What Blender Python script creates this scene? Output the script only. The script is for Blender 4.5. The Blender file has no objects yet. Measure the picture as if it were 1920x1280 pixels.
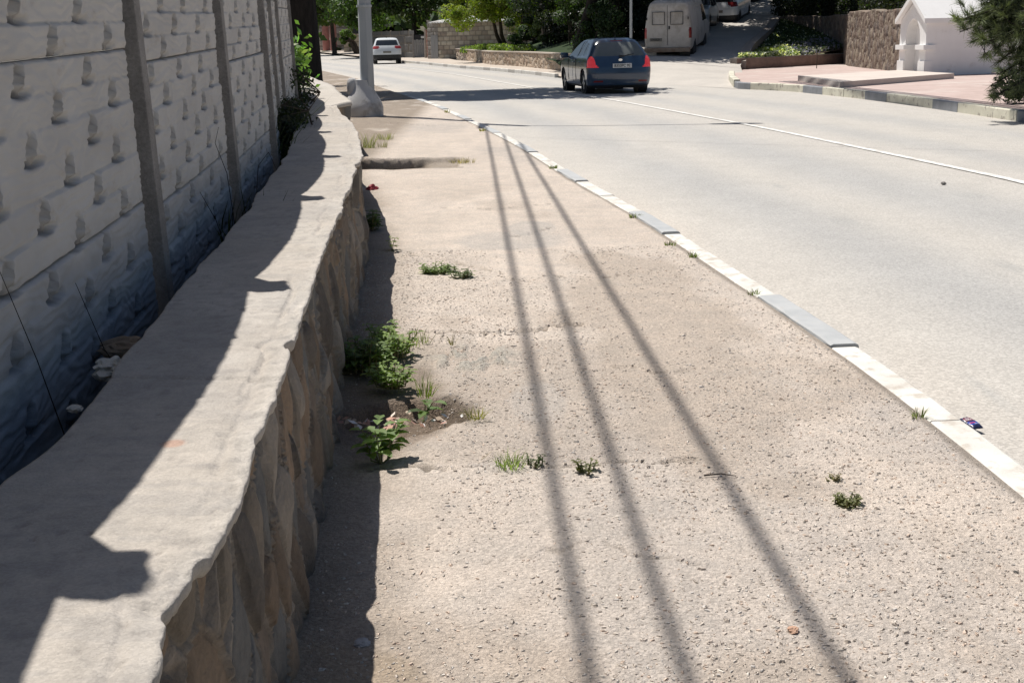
import bpy, bmesh, math, random
import numpy as np
from mathutils import Vector, Matrix
random.seed(7); RNG = np.random.default_rng(7)
SC = bpy.context.scene; COL = SC.collection
# ------------------------------------------------------------------ camera
FPX, ROLL, PIT, CH = 2330.0, 0.022, math.atan(570/2330), 1.4
_F = np.array([0, math.cos(PIT), -math.sin(PIT)]); _R0 = np.array([1., 0, 0]); _U0 = np.array([0, math.sin(PIT), math.cos(PIT)])
_R = math.cos(ROLL)*_R0-math.sin(ROLL)*_U0; _U = math.sin(ROLL)*_R0+math.cos(ROLL)*_U0; _C = np.array([0, 0, CH])
cd = bpy.data.cameras.new("camera"); cam = bpy.data.objects.new("camera", cd); COL.objects.link(cam)
cd.sensor_width = 36; cd.lens = FPX/1920*36; cd.clip_start = .05; cd.clip_end = 2000
cam.matrix_world = Matrix(((_R[0], _U[0], -_F[0], 0), (_R[1], _U[1], -_F[1], 0), (_R[2], _U[2], -_F[2], CH), (0, 0, 0, 1)))
SC.camera = cam
# ------------------------------------------------------------------ light
SV = np.array([.31, -.32])                       # shadow offset on the ground for each metre of height
sun_dir = Vector((-SV[0], -SV[1], 1)).normalized()
EL = math.asin(sun_dir.z)
W = bpy.data.worlds.new("World"); SC.world = W; W.use_nodes = True
wn = W.node_tree; bg = wn.nodes["Background"]; sky = wn.nodes.new("ShaderNodeTexSky")
sky.sky_type = 'NISHITA'; sky.sun_disc = False; sky.sun_elevation = EL; sky.sun_rotation = math.atan2(sun_dir.x, sun_dir.y)
sky.air_density = 1.0; sky.dust_density = 1.5
wn.links.new(sky.outputs[0], bg.inputs[0]); bg.inputs[1].default_value = .055
sl = bpy.data.lights.new("sun", 'SUN'); sl.energy = 4.8; sl.angle = math.radians(.45); sl.color = (1, .95, .88)
so = bpy.data.objects.new("sun", sl); COL.objects.link(so); so.rotation_euler = sun_dir.to_track_quat('Z', 'Y').to_euler(); so.location = (-6, 6, 30)
SC.view_settings.view_transform = 'Standard'; SC.view_settings.look = 'None'; SC.view_settings.gamma = 1
SC.view_settings.exposure = .32
SC.cycles.max_bounces = 6

# ------------------------------------------------------------------ helpers
def at(px, py, z=0.):
    d = _F*FPX+_R*(px-960)-_U*(py-640); return _C+d*((z-CH)/d[2])
def atY(px, py, Y):
    d = _F*FPX+_R*(px-960)-_U*(py-640); return _C+d*Y/d[1]
def X_at(px, Y): return atY(px, 70, Y)[0]
def lerp(x, pts):
    xs = [p[0] for p in pts]; ys = [p[1] for p in pts]; return np.interp(x, xs, ys)
def hsh(ix, iy, s=0):
    n = (ix.astype(np.int64)*374761393+iy.astype(np.int64)*668265263+s*1442695041) & 0x7fffffff
    n = (n ^ (n >> 13))*1274126177 & 0x7fffffff; n = (n ^ (n >> 16))*60493 & 0x7fffffff
    return ((n ^ (n >> 11)) & 0xffffff)/0xffffff
def vnoise(x, y, s=0):
    x = np.asarray(x, float); y = np.asarray(y, float); ix = np.floor(x); iy = np.floor(y); fx = x-ix; fy = y-iy
    fx = fx*fx*(3-2*fx); fy = fy*fy*(3-2*fy)
    a = hsh(ix, iy, s); b = hsh(ix+1, iy, s); c = hsh(ix, iy+1, s); d = hsh(ix+1, iy+1, s)
    return (a*(1-fx)+b*fx)*(1-fy)+(c*(1-fx)+d*fx)*fy
def fbm(x, y, o=4, s=0):
    r = 0; a = .5; t = 0
    for i in range(o): r = r+a*vnoise(x*2**i+7.3*i, y*2**i+3.1*i, s+i); t += a; a *= .5
    return r/t
def voro(x, y, s=0):
    ix = np.floor(x); iy = np.floor(y); f1 = np.full(x.shape, 9.); f2 = np.full(x.shape, 9.); cid = np.zeros(x.shape)
    for dx in (-1, 0, 1):
        for dy in (-1, 0, 1):
            jx = ix+dx; jy = iy+dy; px = jx+hsh(jx, jy, s); py = jy+hsh(jx, jy, s+5)
            d = np.hypot(x-px, y-py); m = d < f1
            f2 = np.where(m, f1, np.minimum(f2, d)); cid = np.where(m, hsh(jx, jy, s+9), cid); f1 = np.where(m, d, f1)
    return f1, f2, cid
def sstep(a, b, x):
    t = np.clip((x-a)/(b-a), 0, 1); return t*t*(3-2*t)
def link(name, me, mats=None, parent=None):
    o = bpy.data.objects.new(name, me); COL.objects.link(o)
    if mats is not None:
        for m in (mats if isinstance(mats, (list, tuple)) else [mats]): me.materials.append(m)
    if parent is not None: o.parent = parent
    return o
def tag(o, label, cat, group=None, kind=None):
    if label: o['label'] = label
    if cat: o['category'] = cat
    if group: o['group'] = group
    if kind: o['kind'] = kind
    return o
def thing(name, label, cat, loc=(0, 0, 0), rz=0, group=None):
    o = bpy.data.objects.new(name, None); COL.objects.link(o); o.location = loc; o.rotation_euler = (0, 0, rz); o.empty_display_size = .1
    return tag(o, label, cat, group)
def np_mesh(name, V, Q, col=None, smooth=True, mi=None):
    V = np.ascontiguousarray(V, np.float32).reshape(-1, 3); Q = np.ascontiguousarray(Q, np.int32); k = Q.shape[1]
    me = bpy.data.meshes.new(name); me.vertices.add(len(V)); me.vertices.foreach_set('co', V.ravel())
    me.loops.add(Q.size); me.loops.foreach_set('vertex_index', Q.ravel())
    me.polygons.add(len(Q)); me.polygons.foreach_set('loop_start', np.arange(0, Q.size, k, dtype=np.int32))
    me.polygons.foreach_set('use_smooth', np.full(len(Q), smooth))
    if mi is not None: me.polygons.foreach_set('material_index', np.asarray(mi, np.int32))
    me.update(calc_edges=True)
    if col is not None:
        a = me.color_attributes.new('Col', 'FLOAT_COLOR', 'POINT'); c = np.ones((len(V), 4), np.float32); c[:, :3] = np.asarray(col).reshape(-1, 3)
        a.data.foreach_set('color', c.ravel())
    return me
def gridq(ny, nx, wrap=False):
    i = np.arange(ny-1)[:, None]; j = np.arange(nx if wrap else nx-1)[None, :]; a = i*nx+j; j2 = (j+1) % nx; b = i*nx+j2
    return np.stack([a, b, b+nx, a+nx], -1).reshape(-1, 4)
def grid(name, P, mat, parent=None, col=None, smooth=True, wrap=False):
    ny, nx = P.shape[:2]
    return link(name, np_mesh(name, P, gridq(ny, nx, wrap), col, smooth), mat, parent)
class MB:
    """collects shapes into one mesh"""
    def __init__(s): s.bm = bmesh.new()
    def box(s, x0, x1, y0, y1, z0, z1, bev=0, M=None):
        vs = [s.bm.verts.new((x, y, z)) for z in (z0, z1) for x, y in ((x0, y0), (x1, y0), (x1, y1), (x0, y1))]
        fs = [s.bm.faces.new([vs[i] for i in f]) for f in ((3, 2, 1, 0), (4, 5, 6, 7), (0, 1, 5, 4), (1, 2, 6, 5), (2, 3, 7, 6), (3, 0, 4, 7))]
        if bev:
            es = list({e for f in fs for e in f.edges}); r = bmesh.ops.bevel(s.bm, geom=es, offset=bev, segments=2, affect='EDGES', profile=.6)
            vs = list({v for f in r['faces'] for v in f.verts} | {v for v in vs if v.is_valid})
        if M is not None: bmesh.ops.transform(s.bm, matrix=M, verts=vs)
        return s
    def prism(s, poly, z0, z1):
        n = len(poly); a = [s.bm.verts.new((p[0], p[1], z0 if not hasattr(z0, '__len__') else z0[i])) for i, p in enumerate(poly)]
        b = [s.bm.verts.new((p[0], p[1], z1 if not hasattr(z1, '__len__') else z1[i])) for i, p in enumerate(poly)]
        s.bm.faces.new(a[::-1]); s.bm.faces.new(b)
        for i in range(n): s.bm.faces.new([a[i], a[(i+1) % n], b[(i+1) % n], b[i]])
        return s
    def tube(s, pts, rs, n=8, cap=True):
        pts = [Vector(p) for p in pts]; rs = rs if hasattr(rs, '__len__') else [rs]*len(pts); rings = []
        for i, p in enumerate(pts):
            d = (pts[min(i+1, len(pts)-1)]-pts[max(i-1, 0)]).normalized(); u = d.orthogonal().normalized() if i == 0 else (u-d*u.dot(d)).normalized(); v = d.cross(u)
            rings.append([s.bm.verts.new(p+rs[i]*(math.cos(2*math.pi*k/n)*u+math.sin(2*math.pi*k/n)*v)) for k in range(n)])
        for a, b in zip(rings, rings[1:]):
            for k in range(n): s.bm.faces.new([a[k], a[(k+1) % n], b[(k+1) % n], b[k]])
        if cap: s.bm.faces.new(rings[0][::-1]); s.bm.faces.new(rings[-1])
        return s
    def lathe(s, prof, n=24, c=(0, 0, 0), axis='z'):
        rings = []
        for r, z in prof:
            ring = []
            for k in range(n):
                a = 2*math.pi*k/n; x, y = r*math.cos(a), r*math.sin(a)
                ring.append(s.bm.verts.new((c[0]+x, c[1]+y, c[2]+z) if axis == 'z' else (c[0]+x, c[1]+z, c[2]+y)))
            rings.append(ring)
        for a, b in zip(rings, rings[1:]):
            for k in range(n): s.bm.faces.new([a[k], a[(k+1) % n], b[(k+1) % n], b[k]])
        s.bm.faces.new(rings[0][::-1]); s.bm.faces.new(rings[-1]); return s
    def quad(s, *p): s.bm.faces.new([s.bm.verts.new(q) for q in p]); return s
    def build(s, name, mat, parent=None, smooth=False):
        bmesh.ops.recalc_face_normals(s.bm, faces=s.bm.faces)
        me = bpy.data.meshes.new(name); s.bm.to_mesh(me); s.bm.free()
        if smooth:
            for p in me.polygons: p.use_smooth = True
            me.set_sharp_from_angle(angle=math.radians(40))
        return link(name, me, mat, parent)

# ------------------------------------------------------------------ materials
def M(name, c1, c2=None, scale=3., rough=.9, bump=0., bscale=40., bdist=.01, speck=0., spscale=120., attr=False, detail=6, metal=0., spec=.3, coat=0., dirt=None, dscale=1.5, dlo=.5, dhi=.62, stretch=None):
    m = bpy.data.materials.new(name); m.use_nodes = True; t = m.node_tree; N = t.nodes; L = t.links; b = N["Principled BSDF"]
    b.inputs['Roughness'].default_value = rough; b.inputs['Metallic'].default_value = metal; b.inputs['Specular IOR Level'].default_value = spec
    if coat: b.inputs['Coat Weight'].default_value = coat; b.inputs['Coat Roughness'].default_value = .04
    tc = N.new("ShaderNodeTexCoord"); co = tc.outputs['Object']
    if stretch:
        mp = N.new("ShaderNodeMapping"); mp.inputs['Scale'].default_value = stretch; L.new(co, mp.inputs[0]); co = mp.outputs[0]
    def noise(sc, d=detail, r=.6):
        n = N.new("ShaderNodeTexNoise"); n.inputs['Scale'].default_value = sc; n.inputs['Detail'].default_value = d; n.inputs['Roughness'].default_value = r; L.new(co, n.inputs['Vector']); return n.outputs[0]
    def mix(f, a, c, bl='MIX'):
        x = N.new("ShaderNodeMix"); x.data_type = 'RGBA'; x.blend_type = bl
        for s, v in ((x.inputs[0], f), (x.inputs[6], a), (x.inputs[7], c)):
            if isinstance(v, (int, float)): s.default_value = v
            elif isinstance(v, tuple): s.default_value = (*v[:3], 1)
            else: L.new(v, s)
        return x.outputs[2]
    def ramp(v, lo, hi):
        r = N.new("ShaderNodeMapRange"); r.interpolation_type = 'SMOOTHSTEP'; r.inputs[1].default_value = lo; r.inputs[2].default_value = hi; L.new(v, r.inputs[0]); return r.outputs[0]
    c2 = c2 or c1
    c = mix(ramp(noise(scale), .3, .7), tuple(c1), tuple(c2))
    if attr:
        a = N.new("ShaderNodeVertexColor"); a.layer_name = 'Col'; c = mix(1., c, a.outputs[0], 'MULTIPLY')
    if dirt: c = mix(ramp(noise(dscale, 8, .65), dlo, dhi), c, tuple(dirt))
    if speck:
        v = N.new("ShaderNodeTexVoronoi"); v.inputs['Scale'].default_value = spscale; L.new(co, v.inputs['Vector'])
        sp = N.new("ShaderNodeSeparateColor"); L.new(v.outputs['Color'], sp.inputs[0])
        r = N.new("ShaderNodeMapRange"); r.inputs[3].default_value = 1-speck; r.inputs[4].default_value = 1+speck; L.new(sp.outputs[0], r.inputs[0])
        cc = N.new("ShaderNodeCombineColor"); [L.new(r.outputs[0], cc.inputs[i]) for i in range(3)]
        c = mix(1., c, cc.outputs[0], 'MULTIPLY')
    L.new(c, b.inputs['Base Color'])
    if bump:
        bp = N.new("ShaderNodeBump"); bp.inputs['Strength'].default_value = bump; bp.inputs['Distance'].default_value = bdist
        h = noise(bscale, 5, .65)
        if speck:
            ad = N.new("ShaderNodeMath"); ad.operation = 'MULTIPLY_ADD'; L.new(sp.outputs[1], ad.inputs[0]); ad.inputs[1].default_value = .5; L.new(h, ad.inputs[2]); h = ad.outputs[0]
        L.new(h, bp.inputs['Height']); L.new(bp.outputs[0], b.inputs['Normal'])
    return m
m_path = M('footpath_asphalt', (.92, .92, .92), (1.06, 1.04, 1.02), 6, .95, 1., 75, .016, .17, 120, attr=True)
m_road = M('road_asphalt', (.97, .97, .97), (1.03, 1.03, 1.03), 2.5, .8, .5, 60, .006, .18, 95, attr=True, spec=.4)
m_side = M('side_road_asphalt', (.40, .375, .345), (.47, .44, .40), .8, .9, .4, 30, .01, .1, 60)
m_far = M('dusty_pavement', (.40, .35, .30), (.48, .42, .36), .7, .95, .4, 20, .01)
m_dirt = M('soil', (.12, .085, .06), (.22, .17, .125), 8, 1, .8, 50, .02)
m_ground = M('dry_ground', (.20, .16, .11), (.10, .11, .05), .3, 1)
m_line = M('worn_white_paint', (.62, .61, .58), (.72, .71, .68), 5, .7, .2, 60, .003, dirt=(.46, .44, .41), dscale=9, dlo=.46, dhi=.64)
m_kw = M('white_kerb_paint', (.54, .525, .485), (.66, .645, .61), 4, .8, .6, 45, .005, dirt=(.44, .40, .35), dscale=9, dlo=.48, dhi=.66)
m_kwr = M('cream_kerb_paint', (.52, .50, .41), (.62, .60, .50), 4, .75, .5, 45, .004, dirt=(.33, .30, .26), dscale=7, dlo=.54, dhi=.62)
m_kg = M('grey_kerb_paint', (.34, .355, .365), (.41, .42, .425), 5, .8, .5, 45, .004, dirt=(.40, .39, .37), dscale=16, dlo=.58, dhi=.7)
m_kgr = M('dark_kerb_paint', (.20, .21, .225), (.25, .26, .28), 5, .8, .5, 45, .004)
m_cap = M('cast_concrete', (.93, .93, .93), (1.04, 1.03, 1.02), 5, .95, .7, 110, .005, .09, 230, attr=True)
m_stone = M('rubble_stone', (.9, .9, .9), (1.1, 1.08, 1.05), 14, .95, .8, 45, .012, .06, 90, attr=True)
m_panel = M('fence_concrete', (.54, .525, .50), (.47, .455, .435), 2.2, .95, .35, 22, .006, attr=True, dirt=(.40, .34, .27), dscale=4, dlo=.58, dhi=.8, stretch=(1, 1, 2.5))
m_post = M('post_concrete', (.21, .198, .187), (.29, .275, .26), 9, .95, .6, 80, .005, .12, 150)
m_pole = M('weathered_concrete_pole', (.30, .32, .34), (.37, .385, .40), 5, .9, .4, 60, .005, stretch=(1, 1, .2))
m_base = M('pole_base_concrete', (.46, .455, .45), (.54, .53, .52), 3, .95, .5, 50, .008, dirt=(.33, .31, .29), dscale=2.5, dlo=.5, dhi=.64)
m_steel = M('grey_steel', (.38, .40, .42), (.44, .46, .47), 4, .5, metal=.3)
m_black = M('black_rubber', (.015, .015, .016), (.03, .029, .028), 12, .8)
m_plast = M('black_plastic', (.02, .021, .023), (.03, .031, .033), 5, .55)
m_rim = M('alloy', (.35, .36, .38), (.42, .43, .45), 6, .35, metal=.8)
m_glass = M('dark_glass', (.02, .025, .03), (.028, .033, .04), 2, .06, spec=.8)
m_rglass = M('reflection_grey_glass', (.10, .115, .112), (.13, .14, .138), 2, .25, spec=.6)  # lighter grey stands for sky and trees reflected in the pane
m_blue = M('blue_car_paint', (.018, .044, .088), (.022, .052, .10), 3, .28, spec=.5, coat=.8, dirt=(.035, .045, .06), dscale=2, dlo=.5, dhi=.75)
m_white = M('white_car_paint', (.62, .65, .67), (.68, .70, .72), 3, .3, coat=.5)
m_silver = M('grey_car_paint', (.30, .33, .34), (.34, .37, .38), 3, .3, coat=.5)
m_green = M('green_car_paint', (.10, .18, .14), (.12, .20, .16), 3, .3, coat=.5)
m_van = M('dusty_white_paint', (.48, .45, .415), (.54, .51, .475), 2, .6, dirt=(.36, .33, .29), dscale=1.8, dlo=.45, dhi=.7)
m_vred = M('dull_red_lens', (.30, .03, .035), (.38, .05, .05), 10, .3, spec=.5)
m_red = M('red_lens', (.55, .015, .02), (.75, .05, .05), 10, .2, spec=.6, coat=.5)
for _m in (m_red,):
    _b = _m.node_tree.nodes['Principled BSDF']; _b.inputs['Emission Color'].default_value = (1, .06, .07, 1); _b.inputs['Emission Strength'].default_value = .18
m_dred = M('dark_red_lens', (.16, .012, .015), (.22, .02, .02), 10, .25, spec=.6)
m_plate = M('plate_white', (.62, .62, .60), (.68, .68, .66), 5, .5)
m_dplate = M('dirty_plate', (.16, .155, .14), (.22, .21, .19), 9, .7)
m_ink = M('black_ink', (.01, .01, .01), None, 5, .6)
m_lime = M('whitewash', (.78, .775, .765), (.82, .815, .805), 2.5, .9, .3, 25, .008, dirt=(.62, .60, .57), dscale=2.2, dlo=.56, dhi=.8)
m_slab = M('platform_concrete', (.50, .44, .40), (.56, .50, .45), 2, .95, .3, 30, .005)
m_plaza = M('red_paving', (.41, .32, .29), (.46, .365, .335), 1.2, .95, .3, 18, .006, .05, 9, dirt=(.50, .44, .40), dscale=.7, dlo=.5, dhi=.7)
m_rwall = M('brown_stone_wall', (.9, .9, .9), (1.1, 1.1, 1.1), 6, .95, .9, 20, .03, attr=True)
m_bark = M('bark', (.045, .035, .028), (.085, .07, .055), 12, 1, 1, 25, .03, stretch=(1, 1, .25))
m_dbark = M('dark_bark', (.018, .015, .013), (.035, .028, .024), 12, 1, 1, 25, .03, stretch=(1, 1, .25))
m_shedroof = M('corrugated_sheet', (.42, .43, .43), (.50, .51, .50), 2, .6, dirt=(.30, .28, .26), dscale=1.2)
m_block = M('stone_blocks', (.95, .95, .95), (1.08, 1.05, 1.0), 7, .95, .7, 25, .015, attr=True)
m_tin = M('grey_sheet_door', (.22, .22, .22), (.29, .29, .285), 3, .7, stretch=(6, 6, .5))
m_rust = M('rusty_paint', (.30, .10, .07), (.45, .33, .28), 6, .9)
m_pink = M('pink_render', (.42, .19, .17), (.50, .25, .22), 3, .95, .2, 20, .01)
m_canopy = M('polycarbonate_canopy', (.40, .43, .46), (.50, .53, .56), 3, .4)
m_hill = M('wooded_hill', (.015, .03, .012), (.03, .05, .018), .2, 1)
m_cable = M('cable_sheath', (.02, .02, .02), None, 5, .7)
def leafmat(name, tr=.48):
    m = bpy.data.materials.new(name); m.use_nodes = True; t = m.node_tree; N = t.nodes; L = t.links; b = N["Principled BSDF"]; out = N["Material Output"]
    a = N.new("ShaderNodeVertexColor"); a.layer_name = 'Col'; L.new(a.outputs[0], b.inputs['Base Color']); b.inputs['Roughness'].default_value = .55
    tl = N.new("ShaderNodeBsdfTranslucent"); mx = N.new("ShaderNodeMixShader"); mx.inputs[0].default_value = tr
    g = N.new("ShaderNodeMix"); g.data_type = 'RGBA'; g.blend_type = 'MULTIPLY'; g.inputs[0].default_value = 1; g.inputs[7].default_value = (1.5, 1.6, .5, 1); L.new(a.outputs[0], g.inputs[6]); L.new(g.outputs[2], tl.inputs[0])
    L.new(b.outputs[0], mx.inputs[1]); L.new(tl.outputs[0], mx.inputs[2]); L.new(mx.outputs[0], out.inputs[0]); return m
m_leaf = leafmat('leaves'); m_needle = leafmat('needles', .15)
def colmat(name, rough=.6):
    m = bpy.data.materials.new(name); m.use_nodes = True; b = m.node_tree.nodes["Principled BSDF"]; a = m.node_tree.nodes.new("ShaderNodeVertexColor"); a.layer_name = 'Col'
    m.node_tree.links.new(a.outputs[0], b.inputs['Base Color']); b.inputs['Roughness'].default_value = rough; return m
m_col = colmat('mixed_colours', .8); m_foil = colmat('printed_foil', .3)

# ------------------------------------------------------------------ layout curves (X as a function of Y, metres)
KL = [(-30, 1.7), (.5, 1.60), (3., 1.575), (4.35, 1.54), (5.5, 1.46), (6.7, 1.33), (8.97, 1.1), (10.1, .97), (12.3, .64), (15.7, .25), (17.4, .02), (20.1, -.39), (23.35, -.92), (27.5, -1.6), (32.3, -2.55), (40.1, -4.12), (47.8, -5.56), (53.6, -6.95), (61.9, -8.9), (80, -13.6), (100, -20), (125, -29), (170, -50)]
KR = [(-30, 8.4), (0, 8.15), (19.4, 7.98), (24.6, 7.82), (27.6, 7.57), (30.8, 7.1), (33, 6.15)]
FK = [(44.4, 1.95), (49.7, 1.04), (57.2, -.69), (63.7, -2.42), (77.2, -5.4), (90, -8.9), (108, -14), (125, -19), (170, -38)]
def smooth_interp(Y, pts):
    Y = np.asarray(Y, float); r = 0
    for d, w in ((-.8, .25), (-.35, .25), (.35, .25), (.8, .25)): r = r+w*lerp(Y+d*(1+0*Y), pts)
    return r
def kl(Y): return smooth_interp(Y, KL)+.13
def zroad(Y): return -.05+.0085*np.maximum(0, np.asarray(Y, float)-82)
def capR(Y): return lerp(Y, [(-3, -.36), (0, -.40), (1.9, -.475), (2.8, -.53), (3.3, -.575), (4.08, -.645), (4.6, -.69), (5.48, -.75), (6.1, -.80), (7.2, -.885), (8.3, -.96), (9.6, -1.13), (10.85, -1.31), (12.1, -1.53), (12.8, -1.68), (14.5, -1.95)])
def fenceX(Y): return lerp(Y, [(-6, -.44), (0, -.95), (2.25, -1.135), (4.4, -1.295), (6.55, -1.475), (8.7, -1.66), (10.85, -2.0), (13.0, -2.32), (15.15, -2.55), (17.3, -2.95), (19.5, -3.4), (26, -5.0), (31, -6.4)])

# ------------------------------------------------------------------ ground sheets
g = link('ground', np_mesh('ground', [(-400, -60, -.6), (400, -60, -.6), (400, 700, -.6), (-400, 700, -.6)], [[0, 1, 2, 3]]), m_ground); tag(g, None, None, kind='structure')
# hill behind everything
hx = np.linspace(-260, 260, 90); hy = np.linspace(0, 1, 30); HX, HT = np.meshgrid(hx, hy); HY = 150+HT*250+8*fbm(HX*.03, HT*3)
HZ = -1+55*sstep(0, 1, HT)+6*fbm(HX*.05, HT*6, 4, 3)
tag(grid('hill', np.stack([HX, HY, HZ], -1), m_hill), None, None, kind='structure')

# footpath
ny, nx = 760, 300
Yp = np.unique(np.concatenate([1.0*np.exp(np.linspace(0, math.log(62/1.0), ny)), np.arange(13.85, 15.45, .02)])); ny = len(Yp); Yp = Yp[:, None]
Lx = np.where(Yp < 14.8, capR(Yp)-.14, np.interp(Yp, [14.8, 16, 22, 27, 40, 62], [-2.2, -2.6, -3.4, -4.3, -6.2, -10.5])); Lx = np.minimum(Lx, -.6)
Rx = kl(Yp)-.135+.0*Yp
u = np.linspace(0, 1, nx)[None, :]
PX = Lx+(Rx-Lx)*u; PY = np.broadcast_to(Yp, PX.shape)
lod = np.clip(3/PY, .15, 1)
PZ = .035*(fbm(PX*.8, PY*.5, 3, 1)-.5)*sstep(2, 6, PY)+.012*(fbm(PX*4, PY*3, 4, 2)-.5)
PZ = PZ*sstep(0, .08, Rx-PX)            # meets the kerb flush
ck = np.zeros_like(PX)
f1, f2, cid = voro(PX*38+.6*fbm(PX*20, PY*20, 2, 9), PY*38, 4)
rocky = sstep(.42, .62, fbm(PX*1.6, PY*.9, 4, 11))
PZ = PZ+.0045*lod*np.where(cid > .55, 1, 0)*(1-sstep(.15, .5, f1))*rocky
f1b, f2b, cidb = voro(PX*16, PY*16, 14)
PZ = PZ+.004*np.where(cidb > .88, 1, 0)*(1-sstep(.1, .36, f1b))*rocky*lod
base = np.array([.60, .53, .465]); C = np.ones(PX.shape+(3,))*base
n1 = fbm(PX*.9, PY*.45, 4, 21); n2 = fbm(PX*3, PY*2, 4, 22); n3 = fbm(PX*.5+3, PY*.25, 3, 23)
C *= (.90+.2*n2)[..., None]
def blend(C, m, col): return C*(1-m[..., None])+np.array(col)*m[..., None]
C = blend(C, .8*sstep(.5, .7, n1)*sstep(.25, .5, u+0*PX), (.49, .445, .405))          # greyer asphalt
C = blend(C, .7*sstep(.1, .55, u)*sstep(9, 4, PY)*sstep(.45, .6, n3), (.52, .47, .425))
C = blend(C, .75*sstep(.5, .62, fbm(PX*1.3, PY*.8, 4, 31))*sstep(14, 8, PY), (.46, .395, .335))   # brown earth stains
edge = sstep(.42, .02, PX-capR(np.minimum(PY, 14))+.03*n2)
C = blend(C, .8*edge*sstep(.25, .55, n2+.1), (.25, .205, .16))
# brown flat patch between the joints (Y 3.9 - 6)
pm = sstep(3.95, 4.05, PY)*sstep(5.85, 5.6, PY)*sstep(.75, .25, PX)
C = blend(C, .5*pm, (.40, .345, .295)); PZ = PZ-.006*pm
pt = sstep(.05, .0, np.hypot((PX+.47)/1., (PY-2.35)/1.3)-.28+.1*(n2-.5)); C = blend(C, .8*pt, (.36, .295, .225))
# pale cement patches
for cx, cy, rx, ry, w in ((-.0, 8.75, .42, .45, .6), (.1, 4.75, .12, .3, .5), (.16, 9.3, .2, .35, .6), (-.05, 3.98, .12, .05, .5)):
    mm = sstep(1.1, .8, np.hypot((PX-cx)/rx, (PY-cy)/ry)+.5*(n2-.5)); C = blend(C, w*mm, (.47, .44, .41))
# cracks across the path
def crack(C, PZ, pts, w, depth, col=(.09, .075, .06), j=.03, dark=.9):
    pts = np.array(pts); d = np.full(PX.shape, 9.)
    wx = PX+j*(fbm(PX*9, PY*9, 3, 41)-.5)*2; wy = PY+j*(fbm(PX*9, PY*9, 3, 42)-.5)*4
    for a, b in zip(pts, pts[1:]):
        e = b-a; L2 = e@e; t = np.clip(((wx-a[0])*e[0]+(wy-a[1])*e[1])/L2, 0, 1)
        d = np.minimum(d, np.hypot(wx-a[0]-t*e[0], wy-a[1]-t*e[1]))
    m = sstep(w, w*.3, d); return blend(C, dark*m*sstep(.3, .5, fbm(PX*13, PY*13, 2, 77)), col), PZ-depth*m+depth*.6*sstep(w*3, w*1.5, d)*(1-m)*vnoise(PX*30, PY*30, 5)
C, PZ = crack(C, PZ, [(-.48, 5.95), (-.2, 5.92), (.1, 5.95), (.34, 6.05)], .028, .028)
C, PZ = crack(C, PZ, [(-.5, 3.98), (-.2, 3.97), (.1, 3.98), (.45, 3.96), (.6, 3.98)], .02, .016, dark=.7)
C, PZ = crack(C, PZ, [(0., 8.95), (.14, 9.0), (.3, 9.3)], .018, .015, dark=.6)
C, PZ = crack(C, PZ, [(-.9, 8.5), (-.5, 8.1), (-.1, 7.6), (.05, 7.2)], .03, .008, dark=.5, col=(.2, .17, .13))
C, PZ = crack(C, PZ, [(-.1, 3.2), (.2, 3.3), (.5, 3.15)], .008, .006, dark=.4)
C, PZ = crack(C, PZ, [(.2, 7.4), (.5, 7.3), (.9, 7.5)], .012, .008, dark=.6)
C, PZ = crack(C, PZ, [(-.6, 10.6), (-.1, 10.4), (.4, 10.7)], .02, .01, dark=.5)
C, PZ = crack(C, PZ, [(.3, 5.2), (.5, 5.25), (.62, 5.1), (.8, 5.2)], .02, .01, dark=.5)
C, PZ = crack(C, PZ, [(-2.3, 22.2), (-1.2, 20.9), (-.6, 20.7), (-.45, 20.3)], .03, .03, dark=.3)
# rubble-like lumps by the middle joint
lm = sstep(.3, .1, np.hypot((PX+.17)/.9, (PY-5.45)/1.3)); PZ = PZ+.02*lm*sstep(.52, .6, fbm(PX*22, PY*14, 3, 51)); C = blend(C, .5*lm*sstep(.5, .56, fbm(PX*22, PY*14, 3, 51)), (.34, .36, .33))
# sunken slot at the wall, deep left end painted darker as shade; broken hole
jx = .05*(fbm(PX*6, PY*6, 3, 61)-.5); sl_m = sstep(13.98, 14.06, PY+jx)*sstep(15.3, 15.2, PY+jx)*sstep(-.55, -.62, PX+jx*2)
PZ = PZ-(.08+.26*sstep(-.9, -1.25, PX+.1*(n2-.5)))*sl_m+.03*sl_m*fbm(PX*12, PY*12, 3, 66); rimm = sstep(.12, .02, np.abs(PY-15.27))+sstep(.06, .01, np.abs(PY-14.0)); PZ = PZ+.003*rimm*(1-sl_m)*(PX < -.5)*vnoise(PX*9, PY*3, 5); C = blend(C, .8*sstep(.09, .03, np.abs(PY-14.0+jx))*(PX < -.5), (.30, .26, .22)); C = blend(C, .6*sl_m, (.20, .165, .125)); C = blend(C, .8*sl_m*sstep(-.8, -1.2, PX), (.10, .08, .06))
hd = np.hypot((PX+.42)/.27, (PY-4.64)/.24)+.55*(fbm(PX*9, PY*9, 4, 62)-.5); hm = sstep(1.0, .62, hd)
PZ = PZ-.085*hm+.03*hm*(fbm(PX*30, PY*30, 3, 63)-.3); C = blend(C, .95*sstep(1.15, .8, hd), (.13, .10, .075))
hd2 = np.hypot((PX+.52)/.26, (PY-4.75)/.75)+.6*(fbm(PX*7, PY*7, 4, 64)-.5); C = blend(C, .7*sstep(1.1, .7, hd2), (.19, .145, .11)); PZ = PZ-.02*sstep(1.1, .7, hd2)
km = sstep(.045, .01, Rx-PX+.03*(n2-.5))*sstep(40, 20, PY); C = blend(C, .7*km, (.22, .19, .16)); PZ = PZ-.006*km; PZ[:, -1] = 0; PZ = np.where(u > .985, PZ*.3, PZ)
PY2 = PY.copy(); PYROW = Yp[:, 0].copy()
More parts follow.
